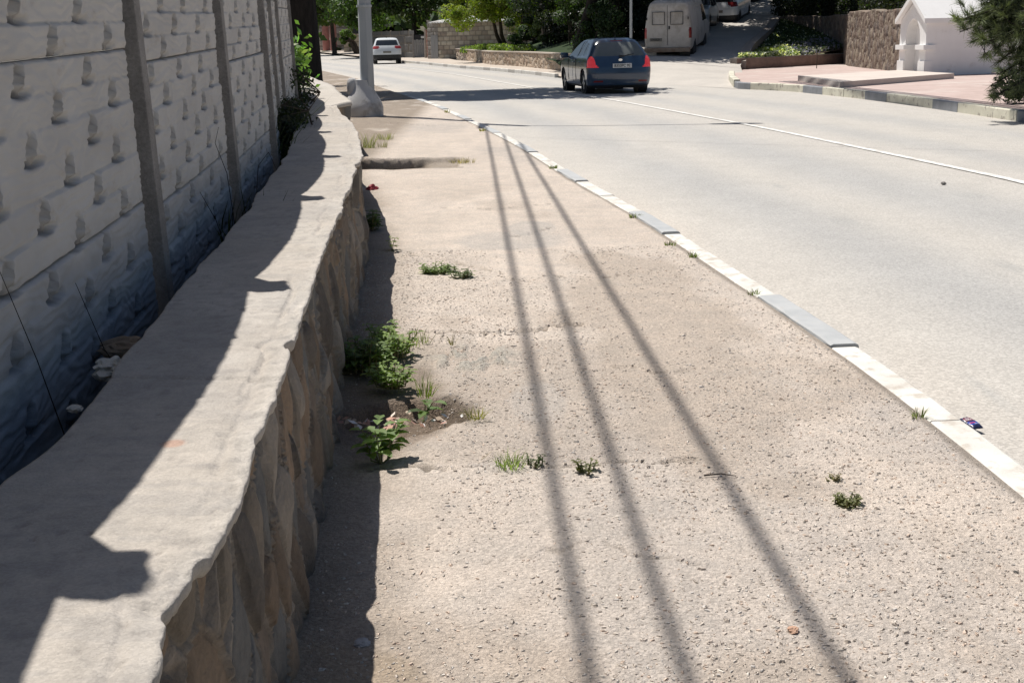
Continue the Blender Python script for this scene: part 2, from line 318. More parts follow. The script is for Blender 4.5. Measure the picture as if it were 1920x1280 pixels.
tag(grid('footpath', np.stack([PX, PY2, PZ], -1), m_path, None, C), None, None, kind='structure')

# road
def ztop(x, y): return zroad(y)
Yr = np.concatenate([np.linspace(-8, 12, 60), np.linspace(12.3, 60, 130), np.linspace(61, 168, 90)]); Yr = Yr[:, None]
rl = kl(Yr)-.02; rr = np.where(Yr < 33, lerp(Yr, KR)+.12, np.where(Yr < 44.4, np.interp(Yr, [33, 44.4], [6.27, 1.97]), lerp(Yr, FK)+.1))
u = np.linspace(0, 1, 120)[None, :]; RX = rl+(rr-rl)*u; RY = np.broadcast_to(Yr, RX.shape)
wd = np.where(Yr < 33, rr-rl, 8.6)
lat = (RX-rl)/8.4
RZ = zroad(RY)-.0+.006*(fbm(RX*.7, RY*.2, 3, 5)-.5)
C = np.ones(RX.shape+(3,))*np.array([.42, .398, .365])
n = fbm(RX*1.2, RY*.25, 4, 6)
for c, w, a in ((.14, .055, .9), (.33, .07, .9), (.60, .05, .7), (.80, .06, .7)):
    C = blend(C, a*sstep(w*1.7, 0, np.abs(lat-c+.03*(n-.5)))*sstep(.15, .6, n+.15), (.34, .335, .325))
C = blend(C, .6*sstep(.06, 0., lat)*sstep(.3, .6, n), (.50, .45, .39))
C *= (.95+.1*fbm(RX*3, RY*1.2, 4, 8))[..., None]
for cx, cy, rx, ry in ((1.93, 4.9, .03, .035), (2.62, 9.6, .1, .1), (4.1, 11.0, .13, .16), (3.1, 7.6, .05, .05), (2.1, 8.2, .05, .06), (2.6, 12.0, .06, .06)):
    C = blend(C, .5*sstep(1.1, .8, np.hypot((RX-cx)/rx, (RY-cy)/ry)), (.30, .30, .29))
tag(grid('road', np.stack([RX, RY, RZ], -1), m_road, None, C), None, None, kind='structure')

def strip(name, A, B, mat, n=40, zn=0., kind='structure', m=14):
    A = np.array(A, float); B = np.array(B, float)
    def rs(P):
        d = np.r_[0, np.cumsum(np.linalg.norm(np.diff(P[:, :2], axis=0), axis=1))]; d /= d[-1]; t = np.linspace(0, 1, n); return np.stack([np.interp(t, d, P[:, i]) for i in range(3)], -1)
    a, b = rs(A), rs(B); t = np.linspace(0, 1, m)[None, :, None]; P = a[:, None]*(1-t)+b[:, None]*t
    if zn: P[..., 2] += zn*(fbm(P[..., 0]*.9, P[..., 1]*.9, 3, 3)-.5)*np.sin(np.pi*t[..., 0])
    return tag(grid(name, P, mat), None, None, kind=kind)
SL = [(1.85, 44.55, -.046), (2.5, 45.4, .1), (3.1, 46.5, .42), (3.9, 52, 1.1), (5.6, 58, 1.85), (9.5, 72, 3.7), (18, 100, 7)]
SR = [(6.2, 33.0, -.046), (7.5, 40, .03), (8.1, 44, .3), (8.95, 48, .7), (10.9, 54, 1.35), (12.4, 59, 1.95), (16.5, 72, 3.7), (28, 100, 7)]
def strip_pair(name, A, B, mat, zn=0.):
    # rows paired point by point
    A = np.array(A, float); B = np.array(B, float); k = np.linspace(0, 1, len(A)); kb = np.linspace(0, 1, len(B)); t = np.linspace(0, 1, 60)
    return strip(name, np.stack([np.interp(t, k, A[:, i]) for i in range(3)], -1), np.stack([np.interp(t, kb, B[:, i]) for i in range(3)], -1), mat, 60, zn)
strip_pair('side_road', SL, [SR[0], SR[1], SR[2], SR[4], SR[5], SR[6], SR[7]], m_side, .05)
# ground under the trees left of the side road
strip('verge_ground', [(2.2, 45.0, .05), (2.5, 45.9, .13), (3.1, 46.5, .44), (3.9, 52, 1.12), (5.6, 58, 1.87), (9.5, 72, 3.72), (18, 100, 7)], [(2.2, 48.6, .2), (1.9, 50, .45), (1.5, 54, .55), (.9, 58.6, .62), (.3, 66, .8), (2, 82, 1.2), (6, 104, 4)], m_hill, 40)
# far pavement between kerb and low wall
strip('far_pavement', [(2.3, 44.2, -.044), (1.8, 45.5, .0), (1.5, 47, .06), (1.15, 49.7, .075), (-.6, 57.2, .08), (-2.3, 63.7, .08), (-5.3, 77.2, .08), (-8.8, 90, .12), (-13.9, 108, .3), (-18.9, 125, .45), (-37, 165, .8)],
      [(5.0, 44.5, .08), (3.2, 51, .085), (1.6, 58.5, .09), (0, 64.5, .1), (-3.0, 78, .1), (-5.0, 92, .15), (-10, 110, .33), (-13, 127, .5), (-26, 168, .8)], m_far, 60, .03)
strip('garden_ground', [(4.0, 47, .5), (.8, 58.6, .62), (-.6, 63.6, .65), (-2.0, 74, .7), (-4.6, 92, .8), (-8, 110, 1)], [(16, 62, .9), (12, 75, 1), (10, 85, 1), (8, 95, 1.2), (8, 110, 1.5), (8, 130, 1.8)], m_ground, 30)
# centre line
cpts = np.array([[4.95, 8.5], [4.93, 11.73-.1], [4.6, 14.42], [3.96, 19.49], [2.52, 28.4], [.78, 36.95], [-2.1, 52.5], [-7.6, 76.8], [-14, 97], [-22, 118], [-36, 150]])
cy = np.concatenate([np.linspace(-5, 14, 50), np.linspace(14.3, 150, 260)]); cx = smooth_interp(cy, [(-6, 5.2)]+[(p[1], p[0]) for p in cpts])
tg = np.gradient(cx, cy); nrm = np.stack([np.ones_like(tg), -tg], -1)/np.hypot(1, tg)[:, None]
P = np.stack([np.stack([cx+s*.052*nrm[:, 0], cy+s*.052*nrm[:, 1], zroad(cy)+.009], -1) for s in (-1, 1)], 1)
tag(grid('centre_line', P, m_line), None, None, kind='structure')

# plaza and terrace behind
pl_front = [(8.25, -6), (8.13, 19.4), (7.97, 24.6), (7.72, 27.6), (7.3, 30.6), (6.6, 32.4)]
strip('plaza_paving', [(8.3, -6, .115), (8.15, 19.4, .115), (7.98, 24.6, .115), (7.72, 27.6, .115), (7.26, 30.7, .115), (6.7, 32.35, .115), (6.2, 33.3, .115), (6.25, 34.5, .12), (6.75, 37.6, .12), (7.3, 40.7, .12), (7.9, 44.2, .13)],
      [(40, -6, .11), (34, 14, .11), (30, 20, .11), (26, 28, .11), (24, 34, .11), (20, 38, .12), (16, 42, .12), (14, 46, .13), (13.4, 49.6, .13)], m_plaza, 80)
strip('terrace_ground', [(12.3, 37.0, 1.85), (12.45, 43, 1.85), (13.3, 49, 1.9), (13.5, 54, 1.9), (13.1, 60, 2.1), (17.5, 73, 3.7), (30, 100, 7)], [(60, 33, 2), (60, 43, 2), (60, 49, 2), (60, 54, 2.2), (60, 60, 2.5), (60, 73, 4), (60, 100, 8)], m_dirt, 30)

# ------------------------------------------------------------------ kerbs
def kerb(name, label, poly, width, z0, z1, L, pat, mats, group=None, off=0., side=1):
    """poly: dense XY line of the road edge; stones grow to `side` of it"""
    root = thing(name, label, 'kerb', (0, 0, 0)); poly = np.array(poly); d = np.r_[0, np.cumsum(np.linalg.norm(np.diff(poly, axis=0), axis=1))]
    s = off; k = 0; L = (d[-1]-off)/max(1, math.floor((d[-1]-off)/L+.3))
    while s+L < d[-1]+.01:
        a = s+.006; b = s+L-.006; q = np.linspace(a, b, 9); x = np.interp(q, d, poly[:, 0]); y = np.interp(q, d, poly[:, 1])
        tx = np.gradient(x); ty = np.gradient(y); ln = np.hypot(tx, ty); nx_, ny_ = ty/ln*side, -tx/ln*side
        dz = random.uniform(-.006, .006); dz += .012 if mats[pat[k % len(pat)]] is m_kg else 0; jw = random.uniform(-.006, .006)
        prof = [(0, z0), (0, z1-.018), (.006, z1-.006), (.018, z1), (width-.015, z1), (width-.003, z1-.006), (width, z1-.02), (width, z0)]
        P = np.zeros((9, len(prof), 3))
        for i, (o_, z_) in enumerate(prof):
            P[:, i, 0] = x+nx_*(o_+jw); P[:, i, 1] = y+ny_*(o_+jw); P[:, i, 2] = z_+(dz if z_ > z0 else 0)+(.006*(vnoise(x*9+k, y*9, 3)-.5) if z_ > z0 else 0)
            P[:, i, 0] += .006*(vnoise(x*12, y*12+i, 8)-.5)
        Q = gridq(9, len(prof)); n = len(prof)
        cap = [[0, 7, 6, 1], [1, 6, 5, 2], [2, 5, 4, 3]]; Q = np.vstack([Q, cap, [[c[0]+8*n, c[3]+8*n, c[2]+8*n, c[1]+8*n] for c in cap]])
        link('kerbstone', np_mesh('kerbstone', P, Q, smooth=False), mats[pat[k % len(pat)]], root)
        s += L; k += 1
    return root
ky = np.linspace(-.2, 33.5, 200); kp = np.stack([kl(ky), ky], -1)
dk = np.r_[0, np.cumsum(np.linalg.norm(np.diff(kp, axis=0), axis=1))]
s55 = np.interp(5.5, ky, dk); Lk = 1.135; off = s55-Lk*math.floor(s55/Lk); k0 = math.floor(s55/Lk)
pat = ['g' if (i-k0) % 3 == 0 else 'w' for i in range(3)]
kerb('left_kerb'.replace('left_', ''), 'flush white and grey painted kerb along the sandy footpath beside the near lane', kp, .135, -.2, .004, Lk, pat, {'w': m_kw, 'g': m_kg}, off=off, side=-1)
ky = np.linspace(4, 30.8, 160); kr = np.stack([lerp(ky, KR), ky], -1)
cor = np.array([(6.75, 32.0), (6.3, 32.75), (6.08, 33.25), (6.1, 33.9)])
kr = np.vstack([kr, cor]); dk = np.r_[0, np.cumsum(np.linalg.norm(np.diff(kr, axis=0), axis=1))]
pg = at(1733, 203, -.05); s0 = np.interp(pg[1], kr[:, 1], dk); Lk = 1.22; off = s0-Lk*math.floor(s0/Lk); k0 = math.floor(s0/Lk)
pat = ['g' if (i-(k0-1)) % 3 == 0 else 'w' for i in range(3)]
kerb('kerb', 'tall cream and grey painted kerb edging the red paved square', kr, .16, -.2, .125, Lk, pat, {'w': m_kwr, 'g': m_kgr}, off=off, side=1)
kerb('kerb', 'short row of peeling white kerbstones turning up into the side road', [(6.1, 34.0), (6.5, 37), (7.1, 40.5), (7.75, 44)], .17, -.2, .17, 1.15, ['w'], {'w': m_kwr}, side=1)
fy = np.linspace(45.6, 112, 120); fk = np.stack([lerp(fy, FK), fy], -1)
kerb('kerb', 'distant pale kerb below the low rubble wall across the road', fk, .15, -.3, .09, 1.2, ['w', 'w', 'g', 'w'], {'w': M('pale_kerb_paint', (.5, .48, .44), (.58, .56, .52), 2, .9), 'g': M('worn_kerb', (.38, .36, .33), None, 3, .9)}, side=1)

# ------------------------------------------------------------------ stone wall with concrete coping (near left)
wallroot = thing('garden_wall', 'low rubble stone wall with wavy cast concrete coping beside the footpath', 'wall')
def topz(Y): return .65+.003*(Y-2)
def wav(Y): return .022*(fbm(Y*2.2, Y*0+.5, 3, 71)-.5)+.012*(vnoise(Y*9, Y*0, 72)-.5)
ny = 900; Yw = .6*np.exp(np.linspace(0, math.log(14.5/.6), ny)); 
er = capR(Yw)+.018*(fbm(Yw*2.6, Yw*0+.5, 3, 71)-.5)+.007*(fbm(Yw*16, Yw*0, 4, 72)-.5)+.008*sstep(.6, .75, vnoise(Yw*5, Yw*0, 172))-.004
chip = .028*np.exp(-((Yw-1.62)/.10)**2)*(.6+.8*vnoise(Yw*30, Yw*0, 5))+.022*np.exp(-((Yw-3.08)/.05)**2)+.02*np.exp(-((Yw-7.6)/.12)**2)
er = er-chip+.012*np.sin(Yw*0)
el_ = lerp(Yw, [(0, -.74), (2.1, -.90), (2.6, -.92), (3.4, -1.0), (4.9, -1.12), (6.9, -1.32), (8.6, -1.5), (10.6, -1.78), (12.5, -2.1), (14.5, -2.45)])+.05*(fbm(Yw*3, Yw*0, 3, 73)-.5)
# cross profile: from left edge over the top to the right lip and underneath
us = np.concatenate([[0, .0], np.linspace(0, 1, 60), [1, 1, 1, 1.0]])
zs = np.concatenate([[-.10, -.03], np.zeros(60), [-.004, -.018, -.030, -.034]]); xo = np.concatenate([[.03, .0], np.zeros(60), [.002, .0, -.006, -.05]])
CX = el_[:, None]+(er-el_)[:, None]*us[None, :]+xo[None, :]; CY = np.broadcast_to(Yw[:, None], CX.shape).copy(); CZ = topz(CY)+zs[None, :]
lip = np.exp(-((CX-er[:, None])/.03)**2)
CZ = CZ+.010*(fbm(CX*2.5, CY*2.5, 3, 74)-.5)+.0018*(fbm(CX*14, CY*14, 3, 75)-.5)+lip*(.010*(fbm(CX*30, CY*22, 4, 76)-.5))-.006*sstep(.5, .7, fbm(CX*40, CY*26, 3, 176))*sstep(.14, .0, er[:, None]-CX)
CZ = CZ-.006*np.exp(-((CX-er[:, None]+.055-.02*wav(CY)*10)/.008)**2)*sstep(.4, .6, vnoise(CY*4, CY*0, 79))
CZ = CZ-.02*np.exp(-((CX-er[:, None])/.05)**2)*np.exp(-((CY-1.62)/.09)**2)
CK = np.abs(CX-er[:, None]+.065+.05*(fbm(CY*2.2, CY*0+3, 4, 201)-.5)); CZ = CZ-.007*sstep(.007, .002, CK)*sstep(.42, .55, vnoise(CY*3.1, CY*0, 202))
CK2 = np.abs(CY-er[:, None]*0-3.6+.6*(CX+.8)+.12*fbm(CX*9, CY*3, 4, 203)); CZ = CZ-.006*sstep(.008, .002, CK2)
for yj in (2.75, 5.05, 7.85, 12.0): CZ = CZ-.01*np.exp(-((CY+.15*(CX-er[:, None])+.01*vnoise(CX*20, CY*0, 3)-yj)/.009)**2)
C = np.ones(CX.shape+(3,))*np.array([.425, .39, .35]); nn = fbm(CX*2.5, CY*1.8, 5, 80)
C = blend(C, .6*sstep(.45, .7, nn), (.36, .34, .32)); C = blend(C, .7*lip[...], (.47, .44, .40)); C = blend(C, .5*sstep(.52, .66, fbm(CX*1.6+4, CY*1.1, 5, 184)), (.40, .365, .32)); C = blend(C, .35*sstep(.55, .7, fbm(CX*4, CY*2.2, 5, 185)), (.50, .475, .44))
sp = sstep(.22, .12, voro(CX*22, CY*18, 81)[0])*(voro(CX*22, CY*18, 81)[2] > .88); C = blend(C, .45*sp, (.25, .23, .21)); CZ = CZ-.003*sp; C = blend(C, .5*sstep(.56, .7, fbm(CX*7, CY*30, 4, 181)), (.34, .32, .30)); C = blend(C, .4*sstep(.6, .72, fbm(CX*26, CY*26, 3, 182)), (.30, .28, .26)); C = C*(.9+.2*fbm(CX*40, CY*40, 2, 183))[..., None]
C = blend(C, .6*sstep(.02, .01, np.hypot(CX+.66, (CY-2.29))-.02*nn), (.42, .24, .17))
grid('coping', np.stack([CX, CY, CZ], -1), m_cap, wallroot, C)
# rubble face
nz = 70; zz = np.linspace(0, 1, nz)[None, :]; FY = np.broadcast_to(Yw[:, None], (ny, nz)); zt = topz(FY)-.03
FZ = -.12+(zt+.12)*zz; s_ = FY*1.0
f1, f2, cid = voro(s_*6.5+.7*fbm(s_*3, FZ*3, 2, 90), FZ*4.6+.5*fbm(s_*3+9, FZ*3, 2, 91), 92)
joint = sstep(.17, .06, f2-f1)
bulge = .04*(1-np.clip(f1, 0, 1)**1.5)*(1-joint)*(.4+.9*cid)
FX = er[:, None]-.062+.05*(1-zz)+bulge+.030*sstep(.09, .02, f2-f1)*(1-.4*vnoise(s_*5, FZ*5, 93))+.03*(fbm(s_*2, FZ*2, 3, 94)-.5)+.012*(fbm(s_*18, FZ*14, 3, 95)-.5)
cols = np.array([[.235, .18, .13], [.19, .155, .125], [.15, .15, .145], [.26, .195, .14], [.21, .18, .145], [.18, .14, .105], [.28, .25, .215], [.13, .115, .10]])
C = cols[(cid*7.99).astype(int)]; C = blend(C, .75*joint, (.29, .26, .225)); C = C*(.75+.5*fbm(s_*9, FZ*7, 4, 96))[..., None]
grid('rubble_face', np.stack([FX, FY, FZ], -1), m_stone, wallroot, C)
# back of the wall (to the gap) closes it
bk = np.stack([np.stack([el_+.03, Yw, topz(Yw)-.1], -1), np.stack([el_+.05, Yw, 0*Yw-.1], -1)], 1); grid('back_face', bk[::10], m_dirt, wallroot)
# the farther, wider section that juts out by the pole
w2 = thing('garden_wall', 'farther thick section of rubble wall with pale coping ending beside the concrete pole base', 'wall')
Y2 = np.linspace(14.35, 28, 200); e2 = lerp(Y2, [(14.3, -1.93), (14.5, -1.95), (15.6, -1.93), (15.9, -1.96), (16.8, -2.1), (18, -2.35), (21.9, -3.0), (25, -3.7), (28, -4.35)])+.05*(fbm(Y2*1.4, Y2*0, 3, 100)-.5)
e2 = np.where(Y2 < 15.75, -1.95+(Y2-15.75)*.10-.02, e2)
l2 = lerp(Y2, [(14, -2.4), (15.3, -2.62), (17.5, -3.05), (20, -3.7), (28, -5.3)])
us = np.linspace(0, 1, 26); CX = l2[:, None]+(e2-l2)[:, None]*us; CY = np.broadcast_to(Y2[:, None], CX.shape); CZ = .66+.01*fbm(CX*3, CY*3, 3, 101)
# skirt
CX = np.concatenate([CX, CX[:, -1:]+.01, CX[:, -1:]-.03], 1); CY = np.broadcast_to(Y2[:, None], CX.shape); CZ = np.concatenate([CZ, CZ[:, -1:]-.05, CZ[:, -1:]-.06], 1)
C = np.ones(CX.shape+(3,))*np.array([.46, .43, .39])*(.9+.2*fbm(CX*3, CY*3, 4, 5))[..., None]
grid('coping', np.stack([CX, CY, CZ], -1), m_cap, w2, C)
zz = np.linspace(0, 1, 40)[None, :]; FY = np.broadcast_to(Y2[:, None], (200, 40)); FZ = -.1+(.61+.1)*zz+0*FY
f1, f2, cid = voro(FY*3.5, FZ*3+.3*fbm(FY*2, FZ*2), 102); FX = e2[:, None]-.05+.05*(1-f1)+0*FZ
C = cols[(cid*7.99).astype(int)]*(.8+.4*fbm(FY*8, FZ*8))[..., None]
grid('rubble_face', np.stack([FX, FY, FZ], -1), m_stone, w2, C)

# ------------------------------------------------------------------ precast concrete fence
SLAB_L, SLAB_H, NR = 2.02, .515, 6
def slab_mesh(name, arched=False, seed=0):
    nx_, nz_ = 270, 84; x = np.linspace(0, SLAB_L, nx_)[None, :]; v = np.linspace(0, 1, nz_)[:, None]
    X = x+0*v
    if arched:
        top = .36+.19*np.sin(np.pi*X/SLAB_L)**.8
        Z = v*top
    else: Z = v*SLAB_H+0*X
    rh = SLAB_H/NR; r = np.floor(Z/rh+1e-6); fz = Z/rh-r
    D = .009*np.clip(np.minimum(fz, 1-fz)/.055, 0, 1)**.5+.004*fz
    tilt = (hsh(r, np.floor(X/.6+.5*(r % 2)), seed+3)-.5)*.008
    D = D+.004*(fbm(X*5+.8*np.sin(Z*40+X*3), Z*26, 4, seed)-.5)+.0018*np.sin(150*Z+12*fbm(X*3.5, Z*12, 3, seed+1)*3)+tilt
    G = np.zeros(X.shape)  # darkening of hollows and ledge feet: brownish grime plus painted shade
    for rr in range(NR+2):
        for kx in range(-1, 5):
            cx = SLAB_L-.34-(.30 if rr % 2 == (NR-1) % 2 else 0)-.6*kx+.05+.03*math.sin(rr*7+kx*3+seed)
            cz = (rr+.5)*rh
            if cx < .03 or cx > SLAB_L-.03: continue
            a = (X-cx)/.024; b = (Z-cz)/(rh*.5)
            lens = np.clip(1-a*a-b*b*.9, 0, 1)**.7
            ell = np.clip(1-b*b*.95, 0, 1)**.55; xr_ = X-cx-.010*np.sin(b*1.6); D = D+.009*ell*np.exp(-(xr_/.03)**2)*(xr_ > 0)                                             # lens-shaped knob
            ramp = np.clip((xr_+.060*ell)/.055, 0, 1)*np.clip(-xr_/.012, 0, 1)**.6; D = D-(.034+.012*b)*ell*ramp
            wob = vnoise(X*60, Z*60, seed+rr); G = np.maximum(G, .8*np.clip(1-((X-cx+.034-.012*b)/.020)**2, 0, 1)*np.clip(1-((b-.45)/.75)**2, 0, 1)*(.5+.8*wob)); G = np.maximum(G, .75*np.clip(1-((X-cx+.01)/.06)**2, 0, 1)*np.clip(1-((Z-rr*rh-.004)/.016)**2, 0, 1)*(.5+.8*wob)); G = np.maximum(G, .45*np.clip(1-((X-cx-.004)/.005)**2, 0, 1)*(np.abs(b) < .85))
            a3 = (X-cx-.005)/.085; b3 = (Z-rr*rh-.007-.06*np.abs(X-cx))/.009; D = D-.036*np.clip(1-a3*a3, 0, 1)**.6*np.clip(1-b3*b3, 0, 1)**.5*sstep(.35, .6, np.abs(a))
            b4 = (Z-rr*rh-.012)/.014; D = D-.03*np.clip(1-((X-cx+.02)/.035)**2, 0, 1)*np.clip(1-b4*b4, 0, 1)**.5
    if arched: D = D*sstep(0, .04, (v*0+1)*(.36+.19*np.sin(np.pi*X/SLAB_L)**.8)-Z)
    em = sstep(0, .03, X)*sstep(0, .03, SLAB_L-X); D = D*em
    P = np.stack([D, X, Z], -1); n = nx_*nz_
    Q = gridq(nz_, nx_)[:, ::-1]
    back = P.copy(); back[..., 0] = -.035; V = np.concatenate([P.reshape(-1, 3), back.reshape(-1, 3)])
    Qs = [Q, Q[:, ::-1]+n]
    for i in (0, nz_-1):
        a = i*nx_+np.arange(nx_-1); q = np.stack([a, a+1, a+1+n, a+n], -1); Qs.append(q if i == 0 else q[:, ::-1])
    for j in (0, nx_-1):
        a = np.arange(nz_-1)*nx_+j; q = np.stack([a, a+nx_, a+nx_+n, a+n], -1); Qs.append(q[:, ::-1] if j == 0 else q)
    G = np.clip(G, 0, 1)[..., None]; Cg = 1*(1-G)+G*np.array([.40, .375, .35]); return np_mesh(name, V, np.vstack(Qs), np.vstack([Cg.reshape(-1, 3)]*2))
slabs = [slab_mesh('fence_slab', seed=s*17) for s in range(3)]; top_slab = slab_mesh('arched_slab', True, 90)
for me in slabs+[top_slab]: me.materials.append(m_panel)
m_lowshade = M('dark_shade_concrete', (.10, .12, .15), (.16, .18, .21), 3, .9, .5, 22, .008, dirt=(.36, .34, .31), dscale=5, dlo=.56, dhi=.72, stretch=(1, 1, 2))  # unused darker tone for the painted shade low on the fence
m_foot_shade = M('foot_shaded_concrete', (.52, .505, .485), (.46, .445, .43), 2.2, .95, .35, 22, .006, attr=True, stretch=(1, 1, 2.5))
_t = m_foot_shade.node_tree; _n = _t.nodes; _b = _n['Principled BSDF']; _src = _b.inputs['Base Color'].links[0].from_socket
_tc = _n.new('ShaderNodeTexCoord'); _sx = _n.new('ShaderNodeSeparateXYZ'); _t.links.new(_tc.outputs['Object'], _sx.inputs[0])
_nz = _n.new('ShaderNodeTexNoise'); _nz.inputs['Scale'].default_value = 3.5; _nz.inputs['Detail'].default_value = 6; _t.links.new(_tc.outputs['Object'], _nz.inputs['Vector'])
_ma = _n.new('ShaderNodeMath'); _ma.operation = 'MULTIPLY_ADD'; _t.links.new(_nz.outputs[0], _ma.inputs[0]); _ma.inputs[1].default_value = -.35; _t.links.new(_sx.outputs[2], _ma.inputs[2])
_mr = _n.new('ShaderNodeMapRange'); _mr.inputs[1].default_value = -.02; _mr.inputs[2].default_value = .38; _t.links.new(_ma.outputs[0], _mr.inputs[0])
_mx = _n.new('ShaderNodeMix'); _mx.data_type = 'RGBA'; _t.links.new(_mr.outputs[0], _mx.inputs[0]); _mx.inputs[6].default_value = (.20, .235, .275, 1); _t.links.new(_src, _mx.inputs[7]); _t.links.new(_mx.outputs[2], _b.inputs['Base Color'])  # bluish dark toward the slab foot: shade of the gap painted into the colour
half_slab = slabs[2].copy(); half_slab.name = 'foot_shaded_slab'; half_slab.materials[0] = m_foot_shade
fence = thing('concrete_fence', 'tall precast concrete fence of pale stone-patterned slabs between dark grey posts', 'fence')
posts = [-4.2, -2.05, .1, 2.25, 4.4, 6.55, 8.7, 10.85, 13.0, 15.15, 17.3, 19.5]
bm_ = MB(); bm_.box(-.02, .075, -.05, .05, -.3, 1.98, .005)
# chamfer cap and pointed finial
v0 = [(-.03, -.07), (.105, -.07), (.105, .07), (-.03, .07)]
bm_.prism(v0, 1.982, 2.03)
post_top = MB().lathe([(.05, 2.03), (.07, 2.05), (.075, 2.08), (.05, 2.11), (.02, 2.14), (.004, 2.17)], 10, (.035, 0, 0))
post_o = bm_.build('post', m_post, fence); fin_o = post_top.build('finial', m_post, post_o, True)
seam_z = {4.4-2.15: 1.375, 4.4: 1.335, 6.55: 1.295, 8.7: 1.265, 10.85: 1.24, 13.0: 1.22, 15.15: 1.20, 17.3: 1.19}
LEAN = .03
first = True; first_s = True
for i, Yp_ in enumerate(posts):
    x = float(fenceX(Yp_)); x1 = float(fenceX(Yp_+2.15)); ang = math.atan2(x1-x, 2.15)
    zb = 1.35 if Yp_ < 3 else lerp(Yp_, sorted((k, v) for k, v in seam_z.items()))
    dz = zb-1.335
    if first: po, fo = post_o, fin_o; first = False
    else:
        po = post_o.copy(); COL.objects.link(po); po.parent = fence; fo = fin_o.copy(); COL.objects.link(fo); fo.parent = po
    po.location = (x, Yp_, .38+(dz if Yp_ > 3 else -.02)); po.rotation_euler = (0, -LEAN, -ang)
    if i == len(posts)-1: break
    for k, z0 in enumerate((zb-2*SLAB_H, zb-SLAB_H, zb, zb+SLAB_H, zb+2*SLAB_H-.02)):
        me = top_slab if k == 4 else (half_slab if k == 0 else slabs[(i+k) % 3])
        if k == 4: z0 = zb+SLAB_H; 
        if k == 3: continue
        so_ = bpy.data.objects.new('arched_slab' if k == 4 else 'slab', me); COL.objects.link(so_); so_.parent = fence
        jit = [0, .004, -.003, 0, .002][(i*3+k) % 5]
        c, s = math.cos(ang), math.sin(ang); zr = z0+.003*k
        so_.location = (x+.02+s*.065-LEAN*(z0-.65)+jit, Yp_+.065*c, zr); so_.rotation_euler = (math.radians(1.05), -LEAN, -ang)
# gap floor between wall and fence
gy = np.linspace(.5, 28, 200); GU = np.linspace(0, 1, 10)[None, :]
gl = fenceX(gy)[:, None]-1.2; gr_ = lerp(gy, [(0, -.72), (2.1, -.87), (6.9, -1.28), (10.6, -1.72), (14.5, -2.35), (28, -5.0)])[:, None]
GX = gl+(gr_-gl)*GU; GY = gy[:, None]+0*GX; GZ = .36+.006*GY+.10*(fbm(GX*4, GY*4, 4, 110)-.5)
tag(grid('verge_soil', np.stack([GX, GY, GZ], -1), m_dirt), None, None, kind='structure')

# ------------------------------------------------------------------ vegetation builders
def leaf_cards(n, pos, nrm, L, Wd, col, cv=.25, fold=0):
    """n rhombic leaves; pos n,3; nrm n,3 leaf plane normal"""
    nrm = nrm/np.linalg.norm(nrm, axis=1, keepdims=True); r = RNG.normal(size=(n, 3)); a = np.cross(nrm, r); a /= np.linalg.norm(a, axis=1, keepdims=True); b = np.cross(nrm, a)
    L = L*(.6+.8*RNG.random(n))[:, None]; Wd = Wd*(.7+.6*RNG.random(n))[:, None]
    V = np.stack([pos-a*L/2, pos+b*Wd/2+a*L*.05, pos+a*L/2, pos-b*Wd/2+a*L*.05], 1)
    c = np.asarray(col)[None]*(1+cv*RNG.normal(size=(n, 1)))*(1+.08*RNG.normal(size=(n, 3))); c = np.clip(c, .004, 1)
    return V.reshape(-1, 3), np.arange(4*n).reshape(-1, 4), np.repeat(c, 4, 0)
def crown_pts(n, c, rad, clumps=26, tight=.30, seed=0, fill=.15):
    rg = np.random.default_rng(seed); c = np.array(c); rad = np.array(rad)
    d = rg.normal(size=(clumps, 3)); d /= np.linalg.norm(d, axis=1, keepdims=True); rr = (.35+.65*rg.random(clumps))[:, None]**.6
    cc = c+d*rr*rad; cr = tight*(.6+.8*rg.random(clumps))[:, None]*rad.mean()
    k = rg.integers(0, clumps, n); dd = rg.normal(size=(n, 3)); dd /= np.linalg.norm(dd, axis=1, keepdims=True)
    p = cc[k]+dd*cr[k]*(.35+.65*rg.random(n)**.5)[:, None]*np.array([1, 1, .75])
    tone = (.75+.5*rg.random(clumps))[k]
    return p, dd+np.array([0, 0, .5]), cc, tone
